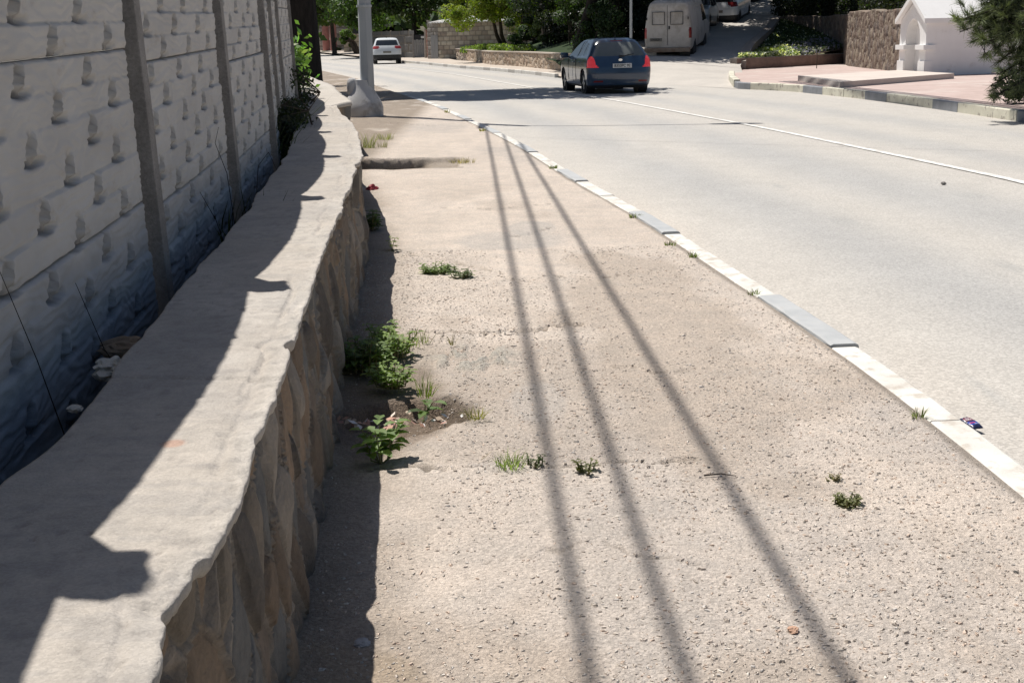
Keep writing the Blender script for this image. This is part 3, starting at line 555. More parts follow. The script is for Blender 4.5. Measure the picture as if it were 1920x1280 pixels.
def tree(name, label, base, trunk_r, c, rad, n, L, Wd, col, cat='tree', group=None, clumps=26, tight=.3, seed=0, bark=None, limbs=8, stems=1, zmin=None, straight=0):
    bark = bark or m_bark; root = thing(name, label, cat, base, 0, group); b = np.array(base)
    p, nr, cc, tone = crown_pts(n, np.array(c)-b, rad, clumps, tight, seed)
    if zmin is not None: k = p[:, 2] > zmin-b[2]; p, nr, tone = p[k], nr[k], tone[k]; n = len(p)
    V, Q, Cc = leaf_cards(n, p, nr+.6*RNG.normal(size=(n, 3)), L, Wd, col); Cc = np.clip(Cc*np.repeat(tone, 4)[:, None], .003, 1)
    mb = MB(); rg = random.Random(seed); tc = Vector(np.array(c)-b)
    for s in range(stems):
        o0 = Vector((rg.uniform(-1, 1)*.25*(stems > 1), rg.uniform(-1, 1)*.2*(stems > 1), 0)); fork = Vector((o0.x*2+tc.x*.6, o0.y*2+tc.y*.6, max(tc.z*.62, .4))) if not straight else Vector((0, 0, straight))
        mid = (o0+fork)/2+Vector((rg.uniform(-.1, .1), rg.uniform(-.1, .1), 0))*(0 if straight else 1); r = trunk_r/math.sqrt(stems)
        mb.tube([o0-Vector((0, 0, .2)), o0+Vector((0, 0, .15)), mid, fork], [r*1.45, r*1.1, r*.9, r*.75], 10)
        for k in rg.sample(range(len(cc)), min(limbs, len(cc))):
            e = Vector(cc[k]); m2 = (fork+e)/2+Vector((rg.uniform(-.2, .2), rg.uniform(-.2, .2), .15)); mb.tube([fork, m2, e], [r*.5, r*.3, r*.1], 6, False)
    mb.build('trunk', bark, root, True)
    link('crown', np_mesh('crown', V, Q, Cc, False), m_leaf, root)
    return root
def blades(n, loc_r, h, w, col, lean=.5, seed=0, cv=.3):
    rg = np.random.default_rng(seed); a = rg.random(n)*6.283; r = loc_r*np.sqrt(rg.random(n)); p = np.stack([r*np.cos(a), r*np.sin(a), 0*a], -1)
    hh = h*(.45+.75*rg.random(n)); ld = lean*(rg.normal(size=(n, 2))*.5+.6*np.stack([np.cos(a), np.sin(a)], -1)); ax = rg.random(n)*6.283; wv = np.stack([np.cos(ax), np.sin(ax), 0*ax], -1)*w/2
    t1 = p+np.stack([ld[:, 0]*hh*.4, ld[:, 1]*hh*.4, hh*.55], -1); t2 = p+np.stack([ld[:, 0]*hh, ld[:, 1]*hh, hh*(1-.25*np.abs(ld).sum(1)/2)], -1)
    V = np.stack([p-wv, p+wv, t1+wv*.8, t1-wv*.8, t2], 1).reshape(-1, 3); i = np.arange(n)*5
    Q = np.vstack([np.stack([i, i+1, i+2, i+3], -1), np.stack([i+3, i+2, i+4, i+4], -1)])
    c = np.clip(np.asarray(col)[None]*(1+cv*rg.normal(size=(n, 1))), .01, 1)
    return V, Q, np.repeat(c, 5, 0)
def tri_fix(V, Q): return V, Q
def mesh_mixed(name, V, Q, C):
    # quads whose last two indices match become triangles
    bm = bmesh.new(); vs = [bm.verts.new(v) for v in V]
    for q in Q:
        ids = list(dict.fromkeys(int(k) for k in q))
        try: bm.faces.new([vs[k] for k in ids])
        except ValueError: pass
    me = bpy.data.meshes.new(name); bm.to_mesh(me); bm.free()
    a = me.color_attributes.new('Col', 'FLOAT_COLOR', 'POINT'); c = np.ones((len(V), 4), np.float32); c[:, :3] = C; a.data.foreach_set('color', c.ravel()); return me
def tuft(label, loc, r, h, n, col=(.13, .17, .06), w=.004, seed=0, lean=.6, name='grass_tuft', cat='weed', group='weeds growing from the footpath'):
    V, Q, C = blades(n, r, h, w, col, lean, seed); o = link(name, mesh_mixed(name, V, Q, C), m_leaf); o.location = loc; return tag(o, label, cat, group)
def leafy(label, loc, r, h, nst, nl, L, col, seed=0, name='leafy_weed', cat='weed', group='weeds growing from the footpath', wr=.6):
    """several stems with opposite leaves"""
    rg = np.random.default_rng(seed); root = thing(name, label, cat, loc, 0, group); mb = MB(); pos = []; nr = []
    dirs = []
    for s in range(nst):
        a = rg.random()*6.28; rr = r*math.sqrt(rg.random()); p0 = np.array([rr*math.cos(a)*.7, rr*math.sin(a)*.7, 0]); hh = h*(.55+.55*rg.random()); ln = np.array([math.cos(a), math.sin(a)])*rg.random()*.5*hh
        p1 = p0+np.array([ln[0]*.3, ln[1]*.3, hh*.55]); p2 = p0+np.array([ln[0], ln[1], hh]); mb.tube([(0, 0, -.01), p0+np.array([0, 0, .004]), p1, p2], [.003, .003, .0025, .0015], 5, False)
        for k in range(nl):
            t = (k+1)/nl; p = (p0*(1-t)**2+2*p1*t*(1-t)+p2*t*t); az = k*1.57+rg.random()*.6+s
            for q in (0, math.pi):
                d = np.array([math.cos(az+q), math.sin(az+q), .15-.2*rg.random()]); dirs.append(d); pos.append(p); nr.append(L*(1.15-.6*abs(t-.55))*(.8+.4*rg.random()))
    mb.build('stems', m_stem, root)
    pos = np.array(pos); d = np.array(dirs); d /= np.linalg.norm(d, axis=1, keepdims=True); Ls = np.array(nr)[:, None]
    side = np.cross(d, np.array([0, 0, 1.])); side /= np.linalg.norm(side, axis=1, keepdims=True)+1e-9; up = np.cross(side, d)
    V = np.stack([pos, pos+d*Ls*.35+side*Ls*wr*.5+up*Ls*.10, pos+d*Ls*.35+up*Ls*.02, pos+d*Ls*.35-side*Ls*wr*.5+up*Ls*.10, pos+d*Ls*.75+side*Ls*wr*.33+up*Ls*.05, pos+d*Ls*.72-up*Ls*.01, pos+d*Ls*.75-side*Ls*wr*.33+up*Ls*.05, pos+d*Ls-up*Ls*.12], 1)
    n = len(pos); i = np.arange(n)*8
    Q = np.vstack([np.stack([i, i+1, i+2, i+2], -1), np.stack([i, i+2, i+3, i+3], -1), np.stack([i+1, i+4, i+5, i+2], -1), np.stack([i+2, i+5, i+6, i+3], -1), np.stack([i+4, i+7, i+5, i+5], -1), np.stack([i+5, i+7, i+6, i+6], -1)])
    C = np.clip(np.asarray(col)[None]*(1+.22*rg.normal(size=(n, 1))), .01, 1)
    link('leaves', mesh_mixed('leaves', V.reshape(-1, 3), Q, np.repeat(C, 8, 0)), m_leaf, root); return root
m_stem = M('stem', (.13, .16, .06), (.18, .15, .08), 9, .8)

# ------------------------------------------------------------------ pole with concrete foot, lamp arm and cables
PB = np.array([-2.72, 24.0, 0]); pole = thing('utility_pole', 'grey faceted concrete street pole on a bulging concrete foot between the wall and the road', 'pole', tuple(PB))
mb = MB()
mb.tube([(.09, 0, .3), (.16, 0, 9.2)], [.140, .10], 6); mb.build('shaft', m_pole, pole)
mb = MB(); rg = random.Random(3)
prof = [(.365, -.1), (.37, .05), (.37, .15), (.35, .24), (.30, .34), (.25, .43), (.20, .52), (.175, .60), (.165, .68)]
mb.lathe(prof, 28)
foot = mb.build('concrete_foot', m_base, pole, True)
for v in foot.data.vertices:
    f = .018*(vnoise(np.array([v.co.x*6+9]), np.array([v.co.z*6+v.co.y*5]), 5)[0]-.5)*2; v.co.x *= 1+f*2; v.co.y *= 1+f*2
mb = MB(); mb.lathe([(.06, .36), (.095, .44), (.105, .56), (.10, .62), (.085, .68), (.05, .715), (.01, .72)], 14, (-.19, -.05, 0)); mb.build('hinge_lump', m_base, pole, True)
mb = MB(); mb.lathe([(.125, 2.0), (.145, 2.0), (.145, 2.04), (.125, 2.04)], 12, (.10, 0, 0)); mb.build('band', m_steel, pole)
mb = MB(); mb.tube([(0, 0, 8.6), (.6, -.1, 9.3), (1.6, -.2, 9.6), (3.0, -.3, 9.75)], .035, 8); arm = mb.build('lamp_arm', m_steel, pole, True)
mb = MB(); mb.lathe([(.02, -.45), (.11, -.35), (.15, -.1), (.15, .2), (.08, .42), (.02, .45)], 12, (0, 0, 0)); hl = mb.build('lamp_head', m_steel, pole, True); hl.rotation_euler = (0, math.pi/2, -.1); hl.location = (3.4, -.34, 9.75)
mb = MB(); mb.box(-.06, .06, -1.6, .3, 7.42, 7.5); mb.build('cross_arm', m_steel, pole)
def cable(label, g0, g1, z0, z1, r, sag, group, ext0=0.):
    g0 = np.array(g0); g1 = np.array(g1); pts = []
    for t in np.linspace(0, 1, 24):
        g_ = g0+(g1-g0)*t; z = z0+(z1-z0)*t-sag*4*t*(1-t); pts.append((g_[0]-SV[0]*z, g_[1]-SV[1]*z, z))
    o = MB().tube(pts, r, 6).build('overhead_cable', m_cable, None, True); return tag(o, label, 'cable', group)
cg = 'cables strung above the footpath'
def gl(a, b, Y): return (a[0]+(b[0]-a[0])*(Y-a[1])/(b[1]-a[1]), Y)
cable('overhead cable nearest the stone wall, running from the pole over the footpath', (.63, -14), (-.34, 20.1), 6.6, 7.45, .019, .25, cg)
cable('middle overhead cable of the three above the footpath', (.82, -14), (-.07, 19.1), 6.6, 7.45, .019, .2, cg)
cable('overhead cable nearest the road of the three above the footpath', (1.355, -14), (.15, 17.7), 6.6, 7.45, .020, .1, cg)
cable('thin wire crossing high above the road in front of the pole', (-1.0, 19.4), (9.5, 12.6), 7.4, 7.4, .007, .1, 'wires crossing above the road')
for i, (dx, zz_, lb) in enumerate(((0, 6.6, 'lowest'), (.12, 6.9, 'second'), (.25, 7.2, 'third'), (.36, 7.4, 'fourth'), (.5, 7.7, 'topmost'))):
    cable('%s overhead wire running above the kerb of the red square' % lb, (8.48+dx*.9, 14), (7.25+dx, 33.5), zz_, zz_, .035 if i % 2 else .05, .15+.05*i, 'wires above the far kerb')

# slim steel pole at the side road
mb = MB(); mb.tube([(0, 0, -.2), (0, 0, 7)], [.055, .04], 10); sp_ = thing('street_lamp', 'slim light grey steel post rising behind the blue hatchback', 'pole', (float(X_at(1183, 46)), 46, .05)); mb.build('post', m_steel, sp_, True); MB().tube([(0, 0, 6.95), (.3, -.3, 7.3), (1.2, -1, 7.5)], .03, 8).build('arm', m_steel, sp_, True)

# ------------------------------------------------------------------ vehicles
def wheel(root, x, y, r, w, side, n=5, rim=m_rim):
    """axis along Y; side=+1 outer face towards +y"""
    mb = MB(); mb.lathe([(r*.62, -w/2), (r*.9, -w/2), (r*.985, -w*.36), (r, -w*.2), (r, w*.2), (r*.985, w*.36), (r*.9, w/2), (r*.66, w/2), (r*.62, w*.3)], 30, (x, y, r), 'y'); t = mb.build('tyre', m_black, root, True)
    mb = MB(); mb.lathe([(r*.64, -.01), (r*.66, .01)], 26, (x, y+side*w*.2, r), 'y')
    mb.lathe([(r*.16, -.02), (r*.12, .03)], 12, (x, y+side*w*.36, r), 'y')
    for k in range(n):
        a = 2*math.pi*k/n+.3; Mx = Matrix.Translation((x, y+side*w*.36, r)) @ Matrix.Rotation(a, 4, 'Y'); mb.box(r*.08, r*.64, -.015, .015, -r*.10, r*.10, 0, Mx)
    mb.build('rim', rim, root, False)
def text_mesh(s, size, mat, parent, Mx, ext=.002):
    cu = bpy.data.curves.new('lettering', 'FONT'); cu.body = s; cu.size = size; cu.align_x = 'CENTER'; cu.align_y = 'CENTER'; cu.extrude = ext; cu.offset = .0015
    o = bpy.data.objects.new('lettering_source', cu); COL.objects.link(o); dg = bpy.context.evaluated_depsgraph_get(); me = bpy.data.meshes.new_from_object(o.evaluated_get(dg)); bpy.data.objects.remove(o)
    r = link('lettering', me, mat, parent); r.matrix_local = Mx; return r
REAR = Matrix(((0, 0, -1, 0), (-1, 0, 0, 0), (0, 1, 0, 0), (0, 0, 0, 1)))   # text plane facing -x, reading left(+y) to right(-y)
def car(name, label, loc, heading, levels, wb, xr_ax, tr, tw, classify, mats, ring=(90, 14, 40, 14), sub=6, group=None, cat='car', plate=None, track=.74, archr=1.14, scale=1.):
    """x forward, y left; levels: (z, x_rear, x_front, half_width, corner_r)"""
    root = thing(name, label, cat, loc, heading, group); root.scale = (scale,)*3
    lv = np.array(levels); t = np.linspace(0, len(lv)-1, (len(lv)-1)*sub+1); k = np.arange(len(lv)); A = np.stack([np.interp(t, k, lv[:, i]) for i in range(5)], -1)
    for _ in range(2):
        B = A.copy(); B[1:-1] = (A[:-2]+2*A[1:-1]+A[2:])/4; A = B
    ns, nc, nr_, _ = ring; rings = []
    for z, xr, xf, hw, rc in A:
        rcf = min(rc*1.6, hw*.9, (xf-xr)*.45); rc = min(rc, hw*.9, (xf-xr)*.45); pts = []
        def arc(cx, cy, r, a0, a1, n): return [(cx+r*math.cos(a), cy+r*math.sin(a)) for a in np.linspace(a0, a1, n, endpoint=False)]
        def seg(p, q, n): return [(p[0]+(q[0]-p[0])*i/n, p[1]+(q[1]-p[1])*i/n) for i in range(n)]
        P_ = math.pi
        pts += seg((xf-rcf, hw), (xr+rc, hw), ns); pts += arc(xr+rc, hw-rc, rc, P_/2, P_, nc)
        pts += seg((xr, hw-rc), (xr, -hw+rc), nr_); pts += arc(xr+rc, -hw+rc, rc, P_, 1.5*P_, nc)
        pts += seg((xr+rc, -hw), (xf-rcf, -hw), ns); pts += arc(xf-rcf, -hw+rcf, rcf, 1.5*P_, 2*P_, nc)
        pts += seg((xf, -hw+rcf), (xf, hw-rcf), nr_); pts += arc(xf-rcf, hw-rcf, rcf, 0, P_/2, nc)
        pts = [(x-.045*(abs(y)/max(hw, .1))**2*(x > (xf+xr)/2)+.05*(abs(y)/max(hw, .1))**2*(x < (xf+xr)/2), y, z) for x, y in pts]
        rings.append(pts)
    R_ = np.array(rings); nz_, nn_ = R_.shape[:2]
    Q = gridq(nz_, nn_, True); V = R_.reshape(-1, 3); c0 = len(V); V = np.vstack([V, R_[-1].mean(0)[None], R_[0].mean(0)[None]])
    j = np.arange(nn_); top = np.stack([(nz_-1)*nn_+j, (nz_-1)*nn_+(j+1) % nn_, np.full(nn_, c0), np.full(nn_, c0)], -1); bot = np.stack([(j+1) % nn_, j, np.full(nn_, c0+1), np.full(nn_, c0+1)], -1)
    cen = V[Q].mean(1); e1 = V[Q[:, 1]]-V[Q[:, 0]]; e2 = V[Q[:, 3]]-V[Q[:, 0]]; nm = np.cross(e1, e2); nm /= np.linalg.norm(nm, axis=1, keepdims=True)+1e-9
    if (nm*(cen-cen.mean(0))).sum() < 0: nm = -nm
    lab = np.array([classify(*c, *n_) for c, n_ in zip(cen, nm)], dtype=object)
    for ax in (xr_ax, xr_ax+wb):
        h = (np.hypot(cen[:, 0]-ax, cen[:, 2]-tr) < tr*archr) & (np.abs(cen[:, 1]) > .5); lab[h] = 'hole'
    for part in sorted(set(lab)):
        if part == 'hole': continue
        q = Q[lab == part]
        tris = None
        Vp = V
        bmq = [list(f) for f in q]
        if part == 'body': bmq += [list(dict.fromkeys(f)) for f in top.tolist()]+[list(dict.fromkeys(f)) for f in bot.tolist()]
        used = sorted({v for f in bmq for v in f}); mp = {v: i for i, v in enumerate(used)}; me = bpy.data.meshes.new(part)
        me.from_pydata([tuple(Vp[v]) for v in used], [], [[mp[v] for v in f] for f in bmq]); me.update()
        if part in ('window', 'rear_window', 'bumper') : pass
        for p_ in me.polygons: p_.use_smooth = True
        nm_ = {'tl': 'tail_light', 'tr': 'tail_light', 'hl': 'headlight', 'hr': 'headlight', 'rl': 'reflector', 'rr': 'reflector'}.get(part, part)
        nm_ = nm_.rstrip('abc') if nm_[:6] == 'window' else nm_; nm_ = nm_.rstrip('1234'); link(nm_, me, mats.get(part, mats.get(nm_, mats['body'])), root)
    hw = lv[2][3]
    mb = MB(); mb.box(lv[1][1]+.25, lv[1][2]-.25, -hw+.30, hw-.30, lv[0][0]-.03, lv[0][0]+.3, .02)
    for ax in (xr_ax, xr_ax+wb): 
        for sd in (1, -1): mb.lathe([(tr*archr+.01, -.13), (tr*archr+.01, .12)], 26, (ax, sd*(hw-.15), tr), 'y')
    mb.build('underbody', m_plast, root)
    for ax in (xr_ax, xr_ax+wb):
        for sd in (1, -1): wheel(root, ax, sd*(track), tr, tw, sd)
    return root
def inpoly(x, y, P):
    c = False; n = len(P); j = n-1
    for i in range(n):
        xi, yi = P[i]; xj, yj = P[j]
        if (yi > y) != (yj > y) and x < (xj-xi)*(y-yi)/(yj-yi)+xi: c = not c
        j = i
    return c
hatch = [(.17, -2.0, 1.95, .80, .2), (.24, -2.1, 2.05, .86, .25), (.38, -2.14, 2.12, .885, .27), (.55, -2.15, 2.13, .893, .27), (.72, -2.12, 2.08, .893, .25), (.84, -2.06, 1.95, .885, .22), (.90, -2.03, 1.6, .875, .2), (.95, -2.0, 1.15, .855, .2), (1.06, -1.92, .95, .785, .2), (1.20, -1.80, .68, .715, .2), (1.33, -1.66, .38, .64, .2), (1.40, -1.56, .15, .58, .2), (1.44, -1.42, -.05, .50, .22), (1.46, -1.3, -.3, .42, .2), (1.465, -1.0, -.5, .2, .15)]
def cl_hatch(x, y, z, nx_, ny_, nz_):
    ay = abs(y)
    if nx_ < -.5 and x < -1.5:
        if .985 < z < 1.345 and ay < .70-.42*(z-.985)-.9*max(0, z-1.28): return 'rear_window'
        if 1.365 < z < 1.405 and ay < .17: return 'brake_light'
        if .30 < z < .365 and .48 < ay < .74: return 'rl' if y > 0 else 'rr'
    if x < -1.86 and (.69 < z < .98) and ay > .66+(z-.69)*.22-.06*sstep(.78, .69, z)+(.5*(z-.95) if z > .95 else 0): return 'tl' if y > 0 else 'tr'
    if abs(ny_) > .5:
        if inpoly(x, z, [(-1.45, 1.02), (-1.25, 1.30), (-.55, 1.385), (.05, 1.37), (.45, 1.22), (.88, 1.0), (.5, .97), (-.6, .985)]):
            if abs(x+.42) < .045: return 'pillar'+('1' if y > 0 else '2')
            if abs(x+1.12-.2*(z-1)) < .025: return 'pillar'+('3' if y > 0 else '4')
            return 'window'+('1' if y > 0 else '2')+('a' if x > -.42 else 'b' if x > -1.12+.2*(z-1) else 'c')
    if nx_ > .25 and nz_ > .2 and .98 < z < 1.37: return 'windscreen'
    if z < .235: return 'skirt'
    if x > 1.75 and .55 < z < .78 and ay > .5: return 'hl' if y > 0 else 'hr'
    return 'body'
bm_mats = dict(body=m_blue, rear_window=m_rglass, window=m_glass, pillar=m_plast, windscreen=m_glass, tl=m_red, tr=m_red, brake_light=m_dred, rl=m_dred, rr=m_dred, skirt=m_plast, hl=m_plate, hr=m_plate)
def heading(dx, dy): return math.atan2(dy, dx)
ax0 = np.array([2.80, 32.5]); hd_ = heading(-.165, 1.); dirv = np.array([math.cos(hd_), math.sin(hd_)]); c0_ = ax0+dirv*1.32
blue = car('hatchback_car', 'dark blue hatchback with glowing red tail lights driving away in the far lane', (c0_[0], c0_[1], -.05), hd_, hatch, 2.65, -1.32, .315, .21, cl_hatch, bm_mats, track=.765, scale=.935); blue.scale = (.88, .935, .945)
def extras(root, xr, zpl, ypl, pl_text, plate_m=m_plate, wiper=True, emb=True, pw=.52, mirror=m_blue):
    mb = MB(); mb.box(xr-.012, xr+.04, ypl-pw/2, ypl+pw/2, zpl-.056, zpl+.056, .003); pl = mb.build('number_plate', plate_m, root)
    if pl_text: text_mesh(pl_text, .098, m_ink, pl, Matrix.Translation((xr-.0135, ypl, zpl)) @ REAR)
    return pl
extras(blue, -2.155, .735, -.03, 'B353PC 92')
MB().tube([(-2.02, .02, .975), (-2.025, -.13, .99), (-1.99, -.38, 1.03)], [.03, .018, .01], 8).build('rear_wiper', m_plast, blue, True)
MB().lathe([(.055, -.006), (.055, .006)], 20, (0, 0, 0), 'z').build('emblem', M('chrome', (.6, .6, .6), None, 3, .15, metal=1.), blue).matrix_local = Matrix.Translation((-2.065, -.0, .885)) @ Matrix.Rotation(math.pi/2-.1, 4, 'Y') @ Matrix.Scale(.6, 4, (1, 0, 0))
for sd in (1, -1):
    mb = MB(); mb.box(-.09, .09, -.11, .11, -.075, .075, .035, Matrix.Translation((.74, sd*.98, 1.0))); mb.box(-.03, .03, -.06, .06, -.02, .02, .0, Matrix.Translation((.74, sd*.86, .965))); mb.build('wing_mirror', m_blue, blue, True)
MB().lathe([(.03, 0), (.022, .02), (.006, .08), (.003, .12)], 8, (-1.45, .0, 1.45)).build('antenna', m_plast, blue)
for s_y in (.1,):
    MB().tube([(-1.2, .893, .77), (1.3, .895, .80)], .006, 5).build('door_crease', m_blue, blue)
for xx in (-.42, .62): MB().box(xx-.003, xx+.003, .888, .8975, .33, .93).build('door_seam', m_plast, blue)
for xx in (-.25, -1.05): MB().tube([(xx, .90, .83), (xx+.05, .915, .84), (xx+.16, .915, .84), (xx+.2, .90, .83)], .012, 6).build('door_handle', m_blue, blue, True)

suvl = [(z*1.10 if z > .2 else .24, a, b, w*1.0, r) for z, a, b, w, r in hatch]
suvl = [(.24, -2.0, 1.95, .82, .2), (.32, -2.1, 2.08, .88, .25), (.45, -2.14, 2.13, .90, .27), (.62, -2.15, 2.14, .905, .27), (.82, -2.12, 2.1, .905, .25), (.98, -2.06, 2.0, .895, .22), (1.04, -2.03, 1.6, .88, .2), (1.09, -2.0, 1.2, .86, .2), (1.2, -1.94, .98, .815, .18), (1.34, -1.86, .7, .765, .16), (1.48, -1.76, .4, .71, .15), (1.56, -1.68, .15, .66, .14), (1.60, -1.55, -.05, .57, .2), (1.62, -1.3, -.3, .42, .2), (1.625, -1.0, -.5, .2, .15)]
def cl_suv(x, y, z, nx_, ny_, nz_):
    ay = abs(y)
    if nx_ < -.5 and x < -1.5:
        if 1.14 < z < 1.48 and ay < .72-.30*(z-1.14): return 'rear_window'
    if x < -1.82 and .93 < z < 1.12 and ay > .48+max(0, (1.0-z))*2.2: return 'tl' if y > 0 else 'tr'
    if abs(ny_) > .5 and inpoly(x, z, [(-1.5, 1.18), (-1.35, 1.44), (-.55, 1.53), (.05, 1.51), (.5, 1.36), (.92, 1.13), (.5, 1.10), (-.6, 1.12)]):
        if abs(x+.42) < .05: return 'pillar'+('1' if y > 0 else '2')
        return 'window'+('1' if y > 0 else '2')+('a' if x > -.42 else 'b')
    if nx_ > .25 and nz_ > .2 and 1.12 < z < 1.53: return 'windscreen'
    if z < (.58 if x < -1.6 else .42): return 'cladding'
    if x > 1.75 and .7 < z < .92 and ay > .5: return 'hl' if y > 0 else 'hr'
    return 'body'
def smats(b, lens=m_dred): return dict(body=b, rear_window=m_glass, window=m_glass, pillar=m_plast, windscreen=m_glass, tl=lens, tr=lens, cladding=m_plast, hl=m_plate, hr=m_plate)
XS = float(X_at(717, 78)); suv = car('suv_car', 'white crossover with black lower bumper driving away down the main road', (XS+.0, 80.2, -.045), heading(-.115, 1.), suvl, 2.62, -1.3, .34, .22, cl_suv, smats(m_white, m_vred), ring=(60, 8, 24, 8), sub=4, track=.77, scale=.97)
extras(suv, -2.155, .74, 0, None, m_dplate, pw=.5)
MB().lathe([(.03, 0), (.006, .1)], 8, (-1.45, .0, 1.6)).build('antenna', m_plast, suv)
# parked cars up the side road
def park(name, label, px, Y, z, hx, body, gname='cars parked up the shady side road', sc=1., lens=m_dred):
    o = car(name, label, (float(X_at(px, Y))+hx*2, Y+2, z), heading(hx, 1.), suvl, 2.62, -1.3, .34, .22, cl_suv, smats(body, lens), ring=(50, 6, 20, 6), sub=3, group=gname, track=.77, scale=sc); extras(o, -2.155, .74, 0, None, m_dplate); return o
p1 = park('parked_car', 'white crossover parked in shade right behind the dusty van', 1344, 58, 1.8, .36, m_white)
p1.rotation_euler = (0, -math.radians(6), heading(.36, 1))
p3 = park('parked_car', 'green grey car parked beyond the white crossover in shade', 1386, 66, 2.85, .42, m_green); p3.rotation_euler = (0, -math.radians(7), heading(.42, 1))
p4 = park('parked_car', 'farthest white car parked at the top of the side road', 1419, 73, 3.75, .42, m_white); p4.rotation_euler = (0, -math.radians(7), heading(.42, 1))
p2 = car('parked_car', 'pale grey car facing us, mostly hidden behind the van', (float(X_at(1302, 56)), 56, 1.5), heading(-.3, -1.), suvl, 2.62, -1.3, .34, .22, cl_suv, smats(m_silver), ring=(50, 6, 20, 6), sub=3, group='cars parked up the shady side road', track=.77, scale=.93)
# van
vanl = [(.42, -2.66, 2.5, .93, .1), (.5, -2.70, 2.66, .98, .12), (.8, -2.72, 2.7, 1.01, .14), (1.05, -2.72, 2.62, 1.01, .14), (1.15, -2.71, 2.2, 1.0, .14), (1.25, -2.70, 1.9, .985, .14), (1.6, -2.67, 1.6, .93, .14), (1.95, -2.63, 1.25, .86, .14), (2.08, -2.58, 1.0, .80, .16), (2.17, -2.45, .8, .66, .2), (2.2, -2.2, .5, .4, .2)]
def cl_van(x, y, z, nx_, ny_, nz_):
    if x < -2.55 and .82 < z < 1.22 and abs(y) > .90: return 'tl' if y > 0 else 'tr'
    if abs(ny_) > .5 and inpoly(x, z, [(.5, 1.25), (.5, 1.85), (1.2, 1.85), (1.75, 1.25)]): return 'window'+('1' if y > 0 else '2')
    if nx_ > .25 and nz_ > .1 and 1.3 < z < 1.9: return 'windscreen'
    return 'body'
vz = .47; VX = float(X_at(1250, 46.7))
vd_ = np.array([.30, 1.])/math.hypot(.30, 1.); van = car('delivery_van', 'dusty white panel van parked at the mouth of the shady side road', (VX+vd_[0]*2.7+.02, 46.7+vd_[1]*2.7, vz+.12), heading(.30, 1.), vanl, 2.9, -1.6, .34, .2, cl_van, dict(body=m_van, window=m_glass, windscreen=m_glass, tl=m_vred, tr=m_dred), ring=(40, 8, 40, 8), sub=6, cat='van', track=.85, scale=.98)
van.rotation_euler = (0, -math.radians(4.5), heading(.30, 1)); van.scale = (.95, .86, 1.0)
mb = MB(); mb.box(-2.74, -2.735, -.008, .008, .6, 2.02)
mb.build('door_seam', m_plast, van)
for sy in (1, -1):
    mb = MB(); y0, y1 = sorted((sy*.12, sy*.66)); f = .012
    for a in ((y0, y1, 1.33, 1.33+f), (y0, y1, 1.78-f, 1.78), (y0, y0+f, 1.33, 1.78), (y1-f, y1, 1.33, 1.78)): mb.box(-2.715, -2.66, *a)
    mb.build('window_surround', m_plast, van)
    MB().box(-2.745, -2.70, min(sy*.86, sy*.9), max(sy*.86, sy*.9), 1.5, 1.6).build('hinge', m_plast, van)
MB().box(-2.76, -2.71, -.11, -.05, 1.17, 1.28, .01).build('door_handle', m_plast, van)
extras(van, -2.735, .80, .50, 'O432CH', m_dplate, pw=.52)
MB().box(-2.86, -2.70, -.98, .98, .36, .52, .03).build('rear_bumper', M('rusty_bumper', (.20, .14, .10), (.30, .24, .19), 5, .8), van)
MB().box(-2.2, 2.3, -.8, .8, .3, .45).build('chassis', m_plast, van)
MB().box(-2.62, -2.58, -.95, -.5, .08, .38).build('mudflap', m_plast, van)
MB().box(-2.62, -2.58, .5, .95, .08, .38).build('mudflap', m_van, van)

